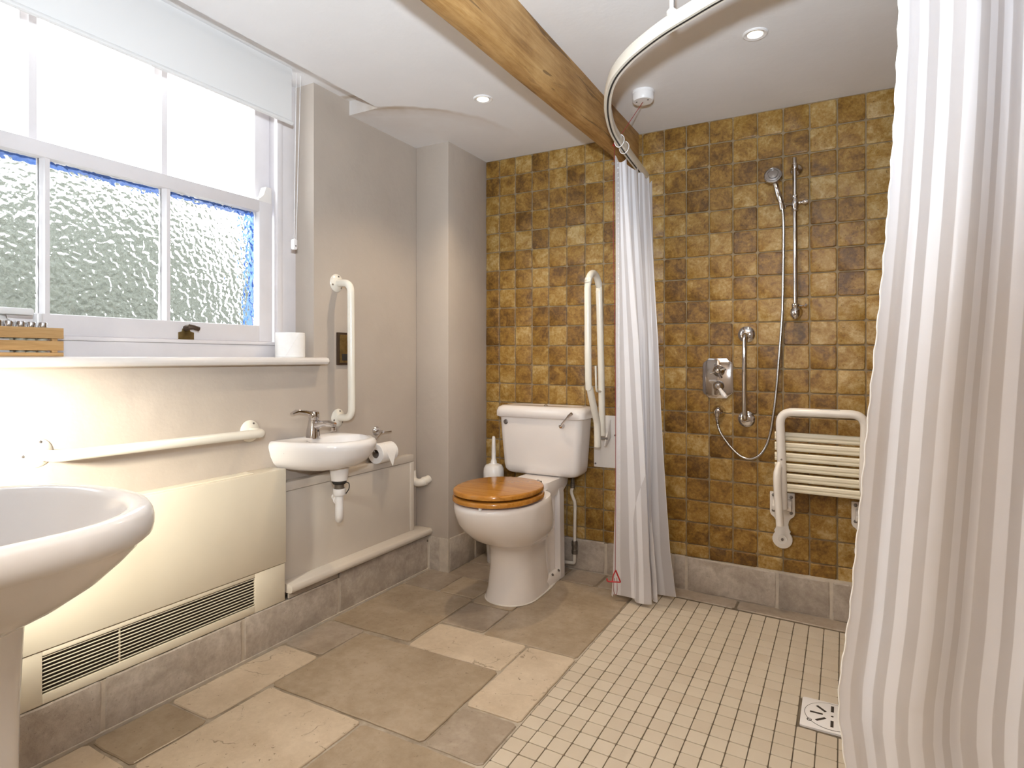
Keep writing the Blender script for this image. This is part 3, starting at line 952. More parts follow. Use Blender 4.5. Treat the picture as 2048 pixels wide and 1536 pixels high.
vr = thing('grab_rail', (WL, 1.99, 0.83), 'vertical cream grab rail on the wall right of the window', 'grab rail')
gx = WL + 0.085
G().tube(round_path([(WL, 1.982, 1.434), (gx, 1.982, 1.430), (gx, 1.988, 0.836), (WL, 1.990, 0.832)], 0.06, 8), 0.0165, 16).build('tube', 'cream_tube', vr)
flange((WL, 1.982, 1.434), (1, 0, 0), 0.040, 'cream_tube', vr, rot=2.4)
flange((WL, 1.990, 0.832), (1, 0, 0), 0.040, 'cream_tube', vr, rot=0.3)
hr = thing('grab_rail', (WL, 1.2, 0.82), 'horizontal cream grab rail on the wall below the window sill', 'grab rail')
G().tube(round_path([(WL, 0.848, 0.826), (gx, 0.848, 0.826), (gx, 1.532, 0.818), (WL, 1.532, 0.818)], 0.06, 8), 0.0165, 16).build('tube', 'cream_tube', hr)
flange((WL, 0.836, 0.832), (1, 0, 0), 0.042, 'cream_tube', hr, rot=0.2)
flange((WL, 1.532, 0.820), (1, 0, 0), 0.042, 'cream_tube', hr, rot=2.2)

# brass shaver socket
ss = thing('shaver_socket', (WL, 2.02, 1.14), 'square aged brass shaver socket plate behind the vertical grab rail', 'socket')
G().box(WL, WL + 0.011, 1.980, 2.068, 1.068, 1.214).build('back_frame', 'dark_brass', ss, bevel=0.0015)
G().box(WL + 0.010, WL + 0.014, 1.990, 2.058, 1.078, 1.204).build('face_plate', 'brass', ss, bevel=0.001)
G().box(WL + 0.012, WL + 0.017, 2.002, 2.046, 1.088, 1.118).build('outlet', 'black', ss, bevel=0.001)

# ------------------------------------------------------------------ small wall basin
BY, BZ, BYC = 1.965, 0.770, 1.803     # outline runs along the wall from Y 1.615
wb = thing('wall_basin', (WL, BYC, BZ), 'small white wall basin with one tap right of the heater', 'basin')


def dshape(k, z, wfac=1.0, shift=0.0, n=40, proj=0.315, half=0.186):
    """D-shaped outline: flat along the wall, round to the room, longer towards the right"""
    pts = []
    for i in range(n):
        t = -pi / 2 + pi * i / (n - 1)
        c, s_ = math.cos(t), math.sin(t)
        e = 0.80
        x = proj * (abs(c) ** e) * k
        y = half * (abs(s_) ** e) * (1 if s_ > 0 else -1) * k
        y += 0.022 * (x / proj) * k
        pts.append((WL + 0.001 + x + shift * 0, BYC + y, z))
    return pts


g = G()
out = [(0.36, 0.645), (0.58, 0.648), (0.76, 0.660), (0.87, 0.680), (0.945, 0.708), (0.985, 0.735), (1.0, 0.748), (0.992, 0.758), (0.970, 0.766), (0.935, 0.7695), (0.91, 0.770)]
rings = [dshape(k, z) for k, z in out]
inner = []


def bowl_ring(k, z, n=40):
    pts = []
    for i in range(n):
        t = 2 * pi * i / n
        pts.append((WL + 0.178 + 0.112 * k * math.cos(t), BYC + 0.022 + 0.142 * k * math.sin(t), z))
    return pts


g.loft(rings, True, False)
# flat top with the bowl sunk in: bridge outer loop and bowl loop
o0 = len(g.v) - 40
n0 = 40
bowl = [(1.0, 0.7695), (0.97, 0.764), (0.93, 0.750), (0.85, 0.728), (0.70, 0.708), (0.45, 0.697), (0.15, 0.693)]
rr_ = [bowl_ring(k, z) for k, z in bowl]
start = len(g.v)
g.loft(rr_, False, True)
top_outer = [tuple(v) for v in g.v[o0:o0 + 40]]
bm_ = bmesh.new()
for v_ in g.v: bm_.verts.new(v_)
bm_.verts.ensure_lookup_table()
for f_ in g.f:
    try: bm_.faces.new([bm_.verts[i] for i in f_])
    except ValueError: pass
e1 = [bm_.edges.get((bm_.verts[o0 + i], bm_.verts[o0 + (i + 1) % 40])) for i in range(40)]
e2 = [bm_.edges.get((bm_.verts[start + i], bm_.verts[start + (i + 1) % 40])) for i in range(40)]
bmesh.ops.bridge_loops(bm_, edges=[e for e in e1 + e2 if e is not None])
bm_.verts.ensure_lookup_table(); bm_.verts.index_update()
g2 = G(); g2.v = [tuple(v.co) for v in bm_.verts]; g2.f = [tuple(v.index for v in f.verts) for f in bm_.faces]; bm_.free()
g2.build('bowl', 'porcelain', wb, smooth=60)
G().box(WL + 0.060, WL + 0.0755, 1.629, 1.640, 0.7255, 0.7295).build('maker_mark', 'label_grey', wb, smooth=0)
# tap
TX, TY = WL + 0.055, 1.795
tap = G().loft([[(TX + a, TY + b, BZ - 0.004) for a, b in rrect(0.027, 0.027, 0.021)], [(TX + a, TY + b, BZ + 0.03) for a, b in rrect(0.025, 0.024, 0.020)],
                [(TX + 0.002 + a, TY + b, BZ + 0.062) for a, b in rrect(0.020, 0.018, 0.015)], [(TX + 0.004 + a, TY + b, BZ + 0.075) for a, b in rrect(0.019, 0.018, 0.016)]]).build('tap', 'chrome', wb, smooth=50)
G().tube(catmull([(TX + 0.004, TY, BZ + 0.046), (TX + 0.045, TY + 0.004, BZ + 0.058), (TX + 0.085, TY + 0.008, BZ + 0.060), (TX + 0.112, TY + 0.010, BZ + 0.055)], 4), [0.016] * 4 + [0.013] * 5 + [0.012] * 4, 12).build('spout', 'chrome', tap)
G().lathe([(0.011, 0), (0.011, 0.012), (0.009, 0.014)], (TX + 0.104, TY + 0.009, BZ + 0.044), (0.1, 0, -1), 14).build('aerator', 'chrome', tap)
G().lathe([(0.0185, 0), (0.021, 0.004), (0.021, 0.026), (0.018, 0.034), (0.006, 0.038)], (TX + 0.004, TY, BZ + 0.074), (0.12, 0, 1), 20).build('cap', 'chrome', tap)
G().loft([[(TX + 0.002 + a, TY - 0.012, BZ + 0.098 + b) for a, b in rrect(0.014, 0.011, 0.006)], [(TX - 0.001 + a, TY - 0.046, BZ + 0.108 + b) for a, b in rrect(0.013, 0.008, 0.005)],
          [(TX - 0.006 + a, TY - 0.078, BZ + 0.113 + b) for a, b in rrect(0.012, 0.0065, 0.004)], [(TX - 0.010 + a * 0.8, TY - 0.102, BZ + 0.105 + b) for a, b in rrect(0.011, 0.004, 0.003)]]).build('lever', 'chrome', tap, smooth=50)
G().lathe([(0.004, 0), (0.0045, 0.003), (0.002, 0.005)], (TX + 0.023, TY + 0.004, BZ + 0.028), (1, 0.1, 0.1), 10).build('pop_up_hole', 'black', tap)
# waste and trap
QX, QY = WL + 0.165, BYC + 0.030
tr_ = G().lathe([(0.040, 0.650), (0.036, 0.620), (0.033, 0.596), (0.020, 0.595)], (QX, QY, 0), (0, 0, 1), 24).build('outlet_boss', 'porcelain', wb)
G().lathe([(0.029, 0.596), (0.030, 0.589), (0.025, 0.581), (0.022, 0.580)], (QX, QY, 0), (0, 0, 1), 20).build('rubber_washer', 'black', wb)
G().lathe([(0.0195, 0.582), (0.0195, 0.566), (0.021, 0.564), (0.021, 0.560)], (QX, QY, 0), (0, 0, 1), 18).build('chrome_tail', 'lead_metal', wb)
tp_ = G().lathe([(0.024, 0.562), (0.0255, 0.560), (0.0255, 0.538), (0.023, 0.534)], (QX, QY, 0), (0, 0, 1), 22).build('trap_nut', 'white_plastic', wb)
DX_, DY_ = -0.72, 0.69
G().tube(catmull([(QX, QY, 0.556), (QX, QY, 0.50), (QX, QY, 0.455), (QX + DX_ * 0.018, QY + DY_ * 0.018, 0.432), (QX + DX_ * 0.045, QY + DY_ * 0.045, 0.436), (QX + DX_ * 0.06, QY + DY_ * 0.06, 0.46), (QX + DX_ * 0.07, QY + DY_ * 0.07, 0.49), (QX + DX_ * 0.13, QY + DY_ * 0.10, 0.505)], 5), 0.0165, 16).build('trap_bend', 'white_plastic', wb)
G().lathe([(0.022, 0), (0.022, 0.02)], (QX + DX_ * 0.085, QY + DY_ * 0.08, 0.497), (DX_, DY_, 0.2), 18).build('trap_nut', 'white_plastic', wb)
G().tube(catmull([(QX + 0.026, QY + 0.012, 0.588), (QX + 0.034, QY + 0.02, 0.582), (QX + 0.033, QY + 0.021, 0.560), (QX + 0.018, QY + 0.018, 0.538)], 4), 0.0022, 6).build('chain', 'black', wb)

# ------------------------------------------------------------------ toilet roll on its chrome holder
th = thing('toilet_roll_holder', (WL, 2.238, 0.745), 'chrome toilet roll holder on the wall right of the small basin', 'holder')
G().lathe([(0.022, 0), (0.022, 0.006), (0.017, 0.012), (0.014, 0.016)], (WL, 2.238, 0.747), (1, 0, 0), 22).build('rosette', 'chrome', th)
G().tube([(WL + 0.010, 2.238, 0.747), (WL + 0.05, 2.238, 0.745)], 0.007, 10).build('post', 'chrome', th)
G().tube(round_path([(WL + 0.045, 2.30, 0.741), (WL + 0.045, 2.225, 0.742), (WL + 0.05, 2.170, 0.700), (WL + 0.055, 2.158, 0.668), (WL + 0.055, 2.185, 0.652), (WL + 0.055, 2.30, 0.652)], 0.012, 4), 0.0038, 8).build('wire_arm', 'chrome', th)
tr2 = thing('toilet_roll', (WL + 0.056, 2.25, 0.652), 'white toilet roll hanging on the chrome wall holder', 'toilet roll')
c0 = (WL + 0.056, 2.175, 0.648)
G().lathe([(0.0205, 0.0), (0.046, 0.0), (0.0475, 0.002), (0.0475, 0.108), (0.046, 0.110), (0.0205, 0.110), (0.0205, 0.0)], c0, (0, 1, 0), 32, False).build('paper', 'paper', tr2)
G().lathe([(0.0205, 0.001), (0.0205, 0.109), (0.0195, 0.109), (0.0195, 0.001), (0.0205, 0.001)], c0, (0, 1, 0), 24, False).build('cardboard_core', 'cardboard', tr2)
g = G()      # loose folded end of the paper: a triangle hanging down the front
A = [(c0[0] + 0.0482 * math.cos(a), c0[2] + 0.0482 * math.sin(a)) for a in (1.5, 1.1, 0.7, 0.35, 0.0)] + [(c0[0] + 0.052, c0[2] - 0.03), (c0[0] + 0.055, c0[2] - 0.058)]
yl = [2.215, 2.212, 2.209, 2.207, 2.205, 2.218, 2.232]; yr = [2.284, 2.282, 2.278, 2.272, 2.264, 2.25, 2.236]
g.loft([[(x, a, z), (x, b, z), (x - 0.0012, b, z - 0.0004), (x - 0.0012, a, z - 0.0004)] for (x, z), a, b in zip(A, yl, yr)])
g.build('loose_sheet', 'paper', tr2)

# toilet roll on the sill
tr3 = thing('toilet_roll', (-2.0, 1.745, 1.102), 'white toilet roll standing on the right end of the sill', 'toilet roll')
G().lathe([(0.02, 0.0), (0.057, 0.0), (0.059, 0.002), (0.059, 0.099), (0.057, 0.101), (0.02, 0.101), (0.02, 0.0)], (-2.005, 1.742, 1.102), (0, 0, 1), 36, False).build('paper', 'paper', tr3)
G().lathe([(0.0205, 0.001), (0.0205, 0.1), (0.0195, 0.1), (0.0195, 0.001), (0.0205, 0.001)], (-2.005, 1.742, 1.102), (0, 0, 1), 20, False).build('cardboard_core', 'cardboard', tr3)
g = G()
pts = []
for i in range(9):
    t = i / 8; a = -1.05 + 0.95 * t
    pts.append((-2.005 + 0.0595 * math.cos(a), 1.742 + 0.0595 * math.sin(a), 1.104 + 0.094 * t))
g.tube(pts, 0.0012, 5)
g.build('paper_edge', 'paper', tr3)

# ------------------------------------------------------------------ crate of toiletries on the sill
cr = thing('wooden_crate', (-2.0, 0.72, 1.102), 'slatted wooden crate of toiletries on the left end of the sill', 'crate')
KX0, KX1, KY0, KY1 = -2.065, -1.957, 0.52, 0.894
for z0, z1 in ((1.102, 1.113), (1.119, 1.146), (1.153, 1.183)):
    G().box(KX1 - 0.007, KX1, KY0, KY1, z0, z1).build('slat', 'crate_wood', cr, bevel=0.001)
    G().box(KX0, KX0 + 0.007, KY0, KY1, z0, z1).build('slat', 'crate_wood', cr, bevel=0.001)
    G().box(KX0 + 0.007, KX1 - 0.007, KY1 - 0.012, KY1 - 0.003, z0, z1).build('slat', 'crate_wood', cr, bevel=0.001)
    G().box(KX0 + 0.007, KX1 - 0.007, KY0 + 0.003, KY0 + 0.012, z0, z1).build('slat', 'crate_wood', cr, bevel=0.001)
for x in (KX0 + 0.007, KX1 - 0.019):
    for y in (KY0 + 0.012, KY1 - 0.026):
        G().box(x, x + 0.012, y, y + 0.014, 1.102, 1.181).build('corner_post', 'crate_wood', cr, bevel=0.001)
G().box(KX0 + 0.007, KX1 - 0.007, KY0 + 0.012, KY1 - 0.012, 1.102, 1.107).build('base_board', 'crate_wood', cr)


def bottle(x, y, r, ztop, label):
    t = thing('toiletry_bottle', (x, y, 1.108), label, 'bottle', 'silver capped bottles in the crate')
    G().lathe([(r, 1.1075), (r * 1.04, 1.112), (r * 1.04, 1.158), (r * 0.8, 1.166), (r * 0.7, 1.168)], (x, y, 0), (0, 0, 1), 16).build('body', 'clear_plastic', t)
    G().lathe([(r, 1.168), (r, ztop - 0.002), (r * 0.9, ztop)], (x, y, 0), (0, 0, 1), 16).build('cap', 'chrome', t)
    return t


bl_ = ['first silver capped bottle at the right end of the wooden crate', 'second silver capped bottle from the right end of the crate',
       'third silver capped bottle from the right end of the crate', 'fourth silver capped bottle from the right end of the crate', 'leftmost silver capped bottle in the wooden crate']
for k, (y, zt) in enumerate(((0.853, 1.198), (0.827, 1.1985), (0.801, 1.1988), (0.775, 1.1995), (0.749, 1.2))):
    bottle(-1.985 - 0.004 * (k % 2), y, 0.0115, zt, bl_[k])
sb = thing('sponge_bag', (-2.03, 0.71, 1.108), 'crumpled white bag sticking out of the crate on the sill', 'bag')
bm = bmesh.new(); bmesh.ops.create_icosphere(bm, subdivisions=4, radius=1.0)
for vv in bm.verts:
    nn = noise.noise(vv.co * 2.6) * 0.22 + noise.noise(vv.co * 6.5) * 0.08
    vv.co *= 1 + nn
    vv.co.x *= 0.030; vv.co.y *= 0.125; vv.co.z *= 0.062
    vv.co.z = max(vv.co.z, -0.056)
me = bpy.data.meshes.new('body'); bm.to_mesh(me); bm.free(); me.materials.append(M['towel']); me.shade_smooth()
o = bpy.data.objects.new('body', me); COL.objects.link(o); o.parent = sb; o.location = (0.0, -0.02, 0.062)
G().box(-2.050, -2.010, 0.555, 0.846, 1.218, 1.238).build('folded_top', 'towel', sb, bevel=0.006)
ct = thing('cream_tube', (-2.03, 0.868, 1.108), 'small white capped tube standing behind the bottles in the crate', 'tube')
G().loft([[(-2.031 + a * 0.35, 0.862 + b, 1.1085) for a, b in rrect(0.014, 0.014, 0.006)], [(-2.031 + a, 0.862 + b, 1.19) for a, b in rrect(0.012, 0.011, 0.010)]]).build('body', 'towel', ct)
G().lathe([(0.0115, 1.19), (0.0115, 1.224), (0.010, 1.2255)], (-2.031, 0.862, 0), (0, 0, 1), 16).build('cap', 'white_plastic', ct)
sp = thing('soap_box', (-1.99, 0.63, 1.108), 'flat white box lying at the left inside the wooden crate', 'box')
G().box(-2.005, -1.972, 0.56, 0.772, 1.1085, 1.150).build('carton', 'white_plastic', sp, bevel=0.002)

# ------------------------------------------------------------------ pedestal basin, front left
pb = thing('pedestal_basin', (-1.345, 0.46, 0.0), 'large white pedestal wash basin at the left front', 'basin')
RZ = 0.825


def oval(k, z, cx=-1.322, yb=0.222, yc=0.455, a=0.288, bf=0.262, n=56, dy=0.0, e=2.3):
    pts = []
    for i in range(n):
        t = 2 * pi * i / n
        c, s_ = math.cos(t), math.sin(t)
        x = a * k * math.copysign(abs(c) ** (2 / e), c)
        b = bf if s_ > 0 else (yc - yb)
        ee = 2.3 if s_ > 0 else 4.0
        y = b * k * math.copysign(abs(s_) ** (2 / ee), s_)
        pts.append((cx + x, yc + dy * (1 - k) + y, z))
    return pts


prof = [(0.30, 0.632), (0.44, 0.642), (0.60, 0.668), (0.76, 0.702), (0.87, 0.735), (0.925, 0.755), (0.945, 0.765), (0.965, 0.769), (0.990, 0.776), (1.0, 0.790), (1.0, 0.802), (0.99, 0.814), (0.965, RZ),
        (0.90, RZ), (0.865, RZ - 0.003), (0.845, RZ - 0.012), (0.82, RZ - 0.035), (0.76, RZ - 0.075), (0.65, RZ - 0.112), (0.48, RZ - 0.135), (0.2, RZ - 0.146)]
g = G(); g.loft([oval(k, z, dy=-0.06 if i < 7 else -0.02) for i, (k, z) in enumerate(prof)])
g.build('bowl', 'porcelain', pb, smooth=60)
g = G()
rings = []
for z, hx, hy, yc in ((0.0, 0.115, 0.115, 0.42), (0.03, 0.11, 0.11, 0.42), (0.09, 0.096, 0.10, 0.42), (0.30, 0.088, 0.095, 0.42), (0.5, 0.092, 0.098, 0.42), (0.655, 0.100, 0.105, 0.42)):
    rings.append([(-1.300 + hx * math.cos(t), yc + hy * math.sin(t) * (1 if math.sin(t) > 0 else 1.0), z) for t in (2 * pi * i / 32 for i in range(32))])
g.loft(rings)
g.build('pedestal', 'porcelain', pb, smooth=60)

# ------------------------------------------------------------------ toilet
wc = thing('toilet', (-1.345, 2.55, 0.0), 'white close coupled toilet with a varnished oak seat', 'toilet')
PXC = -1.345


def egg(z, yf, yb, hw, yc, n=44, cx=PXC, e=2.15, eb=3.2):
    pts = []
    for i in range(n):
        t = 2 * pi * i / n
        c, s_ = math.cos(t), math.sin(t)
        if s_ < 0: x = hw * math.copysign(abs(c) ** (2 / e), c); y = yc - (yc - yf) * abs(s_) ** (2 / e)
        else: x = hw * math.copysign(abs(c) ** (2 / eb), c); y = yc + (yb - yc) * abs(s_) ** (2 / eb)
        pts.append((cx + x, y, z))
    return pts


g = G()
g.loft([egg(*a) for a in ((0.0, 2.320, 2.70, 0.122, 2.46), (0.012, 2.322, 2.70, 0.121, 2.46), (0.05, 2.336, 2.70, 0.112, 2.46), (0.15, 2.348, 2.70, 0.104, 2.46), (0.23, 2.343, 2.70, 0.106, 2.46),
                          (0.252, 2.330, 2.70, 0.114, 2.44), (0.268, 2.292, 2.69, 0.136, 2.42), (0.295, 2.235, 2.68, 0.158, 2.39), (0.335, 2.182, 2.66, 0.173, 2.37), (0.375, 2.140, 2.64, 0.182, 2.35),
                          (0.415, 2.118, 2.62, 0.185, 2.34), (0.448, 2.105, 2.60, 0.188, 2.34), (0.462, 2.106, 2.60, 0.187, 2.34), (0.470, 2.114, 2.60, 0.182, 2.34), (0.472, 2.13, 2.59, 0.168, 2.34))])
# rear column, its raised back flange and the platform that carries the cistern
g.loft([[(PXC + a, 2.58 + b, z) for a, b in rrect(hx, 0.17, 0.02)] for z, hx in ((0.0, 0.100), (0.05, 0.086), (0.25, 0.084), (0.41, 0.086), (0.468, 0.10))])
fl = [(-0.112, 0.0), (0.112, 0.0), (0.109, 0.25), (0.107, 0.42), (0.101, 0.458), (0.088, 0.482), (0.06, 0.494), (-0.06, 0.494), (-0.088, 0.482), (-0.101, 0.458), (-0.107, 0.42), (-0.109, 0.25)]
g.prism(fl, lambda a, b, d: (PXC + a, d, b), 2.745, 2.795)
g.loft([[(PXC + a, 2.742 + b, z) for a, b in rrect(hx, hy, 0.03)] for z, hx, hy in ((0.42, 0.095, 0.09), (0.455, 0.104, 0.13), (0.486, 0.102, 0.145), (0.498, 0.10, 0.143))])
g.loft([[(PXC + a, 2.67 + b, z) for a, b in rrect(hx, hy, 0.02)] for z, hx, hy in ((0.0, 0.111, 0.12), (0.035, 0.110, 0.12), (0.050, 0.095, 0.11))])
pan = g.build('pan', 'porcelain_wc', wc, bevel=0.0, smooth=45)
for y in (2.665, 2.735):
    G().lathe([(0.0065, 0), (0.0065, 0.004)], (PXC + 0.1045, y, 0.044), (1, 0, 0.75), 10).build('fixing_hole', 'dull_metal', pan)
G().loft([egg(0.0005, 2.315, 2.79, 0.126, 2.46), egg(0.004, 2.318, 2.79, 0.124, 2.46)]).build('sealant_bead', 'sealant', pan)
SCY = 2.325


def seat_ring(z0, z1, k=1.0):
    rings = []
    for z, q in ((z0, 0.975), (z0 + 0.004, 1.0), (z1 - 0.006, 1.0), (z1 - 0.0015, 0.985), (z1, 0.95)):
        rings.append(egg(z, SCY - 0.225 * q * k, SCY + 0.220 * q * k, 0.190 * q * k, SCY, n=56, eb=2.3))
    return rings


seat = G().loft(seat_ring(0.479, 0.502)).build('seat', 'oak_seat', wc, smooth=50)
G().loft(seat_ring(0.509, 0.531, 0.985)).build('lid', 'oak_seat', wc, smooth=50)
for x in (-0.10, 0.10):
    G().box(PXC + x - 0.012, PXC + x + 0.012, 2.40, 2.41, 0.470, 0.480).build('seat_buffer', 'white_plastic', seat)
    G().lathe([(0.008, -0.02), (0.008, 0.02)], (PXC + x * 0.75, 2.560, 0.512), (1, 0, 0), 12).build('hinge', 'chrome', wc)
    G().lathe([(0.010, 0.0), (0.010, 0.012), (0.006, 0.03)], (PXC + x * 0.75, 2.565, 0.492), (0, 0.1, 1.0), 12).build('hinge', 'chrome', wc)
G().box(PXC + 0.030, PXC + 0.042, 2.106, 2.114, 0.470, 0.480).build('seat_buffer', 'white_plastic', seat)
CX_ = -1.360


def crr(z, hx, y0, y1, r=0.035):
    return [(CX_ + a, (y0 + y1) / 2 + b, z) for a, b in rrect(hx, (y1 - y0) / 2, r, 6)]


cis = G().loft([crr(0.500, 0.180, 2.78, 2.90, 0.03), crr(0.507, 0.198, 2.768, 2.91, 0.035), crr(0.522, 0.210, 2.760, 2.915), crr(0.548, 0.214, 2.757, 2.917), crr(0.70, 0.226, 2.750, 2.918), crr(0.80, 0.233, 2.747, 2.918)]).build('cistern', 'porcelain_wc', wc, smooth=50)
cl = G().loft([crr(0.793, 0.240, 2.740, 2.919, 0.03), crr(0.798, 0.250, 2.734, 2.920, 0.035), (crr(0.824, 0.251, 2.733, 2.920, 0.04)), crr(0.842, 0.247, 2.738, 2.920, 0.045), crr(0.852, 0.234, 2.752, 2.918, 0.05), crr(0.854, 0.210, 2.766, 2.91, 0.05), crr(0.850, 0.195, 2.778, 2.90, 0.05), crr(0.849, 0.10, 2.80, 2.88, 0.03)]).build('cistern_lid', 'porcelain_wc', wc, smooth=55)
G().lathe([(0.011, 0), (0.011, 0.004), (0.006, 0.008), (0.001, 0.008)], (CX_ + 0.0, 2.84, 0.849), (0, 0, 1), 14).build('lid_screw', 'chrome', cl)
lv = G().lathe([(0.014, 0), (0.014, 0.004), (0.010, 0.010), (0.010, 0.022), (0.004, 0.024)], (-1.226, 2.7495, 0.762), (0, -1, 0), 18).build('flush_lever', 'chrome', wc)
G().tube(catmull([(-1.226, 2.730, 0.762), (-1.208, 2.718, 0.781), (-1.180, 2.705, 0.808), (-1.152, 2.695, 0.830)], 4), [0.006] * 5 + [0.0055] * 4 + [0.008] * 4, 10).build('handle', 'chrome', lv)
G().lathe([(0.013, 0), (0.013, 0.003), (0.009, 0.006), (0.001, 0.006)], (-1.548, 2.7495, 0.767), (0, -1, 0), 18).build('blanking_cap', 'dull_metal', wc)

# cold feed to the cistern
wp = thing('water_pipe', (-1.22, 2.895, 0.03), 'white painted water pipe rising to the toilet cistern', 'pipe')
G().tube(catmull([(-1.229, 2.888, 0.43), (-1.236, 2.888, 0.405), (-1.226, 2.89, 0.372), (-1.218, 2.892, 0.345), (-1.219, 2.893, 0.25), (-1.221, 2.894, 0.150)], 4), 0.0085, 12).build('riser', 'pipe_white', wp)
G().lathe([(0.010, 0.50), (0.010, 0.455), (0.0125, 0.452), (0.0125, 0.43), (0.010, 0.427)], (-1.229, 2.888, 0), (0, 0, 1), 14).build('tap_connector', 'lead_metal', wp)
G().lathe([(0.014, 0.152), (0.0155, 0.148), (0.0155, 0.128), (0.013, 0.124), (0.013, 0.108), (0.0155, 0.105), (0.0155, 0.088), (0.012, 0.084)], (-1.221, 2.894, 0), (0, 0, 1), 14).build('compression_coupling', 'lead_metal', wp)
G().tube(round_path([(-1.221, 2.894, 0.09), (-1.222, 2.894, 0.036), (-1.36, 2.895, 0.030), (-1.55, 2.895, 0.030)], 0.012, 4), 0.009, 12).build('floor_run', 'pipe_white', wp)

# toilet brush
tb = thing('toilet_brush', (-1.66, 2.815, 0.0), 'white toilet brush in its holder behind the toilet', 'brush')
BX_, BYB = -1.655, 2.805
G().lathe([(0.034, 0.0), (0.036, 0.004), (0.038, 0.22), (0.054, 0.36), (0.056, 0.48), (0.054, 0.505), (0.045, 0.522), (0.020, 0.532)], (BX_, BYB, 0), (0, 0, 1), 28).build('holder', 'white_plastic', tb)
G().lathe([(0.019, 0.530), (0.016, 0.545), (0.012, 0.556), (0.0115, 0.60), (0.0095, 0.665), (0.0075, 0.676), (0.002, 0.678)], (BX_, BYB, 0), (0, 0, 1), 18).build('handle', 'white_plastic', tb)

# ------------------------------------------------------------------ fold-up support rail beside the toilet
fr = thing('support_rail', (-1.06, WB, 0.68), 'cream fold up support rail on the tiles beside the toilet', 'grab rail')
fx = -1.055
G().box(-1.122, -0.985, WB - 0.012, WB - 0.004, 0.543, 0.808).build('wall_plate', 'white_tube', fr, bevel=0.002)
top = [(fx, 2.735 + 0.075 * math.cos(a), 1.430 + 0.078 * math.sin(a)) for a in [pi * i / 10 for i in range(11)]]   # from the back leg over to the front
path = [(fx, 2.855, 0.712), (fx, 2.842, 1.0)] + [(x, y, z) for x, y, z in top] + [(fx - 0.002, 2.672, 1.0), (fx - 0.001, 2.688, 0.955), (fx, 2.755, 0.83), (fx, 2.782, 0.78), (fx, 2.790, 0.665)]
G().tube(catmull(path, 3), 0.0165, 16).build('rail', 'cream_tube', fr)
G().prism([(2.913, 0.79), (2.90, 0.78), (2.87, 0.735), (2.835, 0.69), (2.825, 0.665), (2.85, 0.66), (2.913, 0.70)], lambda a, b, d: (d, a, b), fx + 0.020, fx + 0.026).build('hinge_cheek', 'white_tube', fr, bevel=0.0015)
G().prism([(2.913, 0.79), (2.90, 0.78), (2.87, 0.735), (2.835, 0.69), (2.825, 0.665), (2.85, 0.66), (2.913, 0.70)], lambda a, b, d: (d, a, b), fx - 0.026, fx - 0.020).build('hinge_cheek', 'white_tube', fr, bevel=0.0015)
G().tube([(fx - 0.03, 2.845, 0.70), (fx + 0.03, 2.845, 0.70)], 0.006, 10).build('pivot_pin', 'dull_metal', fr)
G().tube(round_path([(fx + 0.0, 2.763, 1.062), (fx, 2.766, 1.02), (fx, 2.772, 0.937), (fx, 2.835, 0.934)], 0.02, 4), 0.0052, 8).build('roll_rod', 'cream_tube', fr)
for x, z in ((-1.113, 0.560), (-1.113, 0.795), (-0.995, 0.560), (-0.995, 0.795), (-1.008, 0.71)):
    G().lathe([(0.005, 0), (0.005, 0.002), (0.002, 0.004)], (x, WB - 0.012, z), (0, -1, 0), 8).build('screw', 'dull_metal', fr)

# ------------------------------------------------------------------ shower fittings
sr = thing('shower_riser', (-0.182, WB, 1.27), 'chrome shower riser rail on the tiled wall', 'rail')
G().tube([(-0.180, 2.862, 1.31), (-0.181, 2.862, 1.60), (-0.184, 2.862, 1.962)], 0.0095, 16).build('pole', 'chrome', sr)
ub = G().lathe([(0.027, 0), (0.026, 0.004), (0.020, 0.010), (0.010, 0.016), (0.009, 0.055)], (-0.180, WB - 0.003, 1.925), (0, -1, 0), 22).build('upper_bracket', 'chrome', sr)
G().lathe([(0.0125, -0.012), (0.0135, 0.0), (0.0125, 0.012)], (-0.183, 2.862, 1.925), (0, 0, 1), 16).build('collar', 'chrome', ub)
lb = G().lathe([(0.026, 0), (0.025, 0.004), (0.018, 0.012), (0.012, 0.05)], (-0.180, WB - 0.003, 1.30), (0, -1, 0), 22).build('lower_bracket', 'chrome', sr)
G().lathe([(0.001, -0.030), (0.011, -0.027), (0.021, -0.014), (0.0225, 0.0), (0.020, 0.014), (0.0145, 0.020), (0.0165, 0.024), (0.0165, 0.036), (0.012, 0.040)], (-0.180, 2.862, 1.295), (0, 0, 1), 20).build('finial', 'chrome', lb)
G().tube(catmull([(-0.172, 2.862, 1.324), (-0.155, 2.855, 1.322), (-0.142, 2.85, 1.320), (-0.136, 2.85, 1.328)], 3), [0.006, 0.005, 0.0045, 0.004, 0.004, 0.004, 0.005, 0.006, 0.006, 0.006], 8).build('hose_guide', 'chrome', lb)
sl_ = G().lathe([(0.0125, -0.035), (0.0145, -0.032), (0.0125, -0.022), (0.016, -0.012), (0.016, 0.012), (0.0125, 0.022), (0.0150, 0.032), (0.012, 0.036)], (-0.182, 2.862, 1.765), (0, 0, 1), 18).build('slider', 'chrome', sr)
G().lathe([(0.006, 0.010), (0.0075, 0.018), (0.006, 0.024), (0.0095, 0.030), (0.0105, 0.042), (0.009, 0.050), (0.002, 0.054)], (-0.182, 2.862, 1.765), (1, 0, 0.06), 14).build('clamp_knob', 'chrome', sl_)
G().tube([(-0.190, 2.862, 1.762), (-0.210, 2.852, 1.758), (-0.228, 2.838, 1.752)], 0.006, 10).build('holder_arm', 'chrome', sl_)
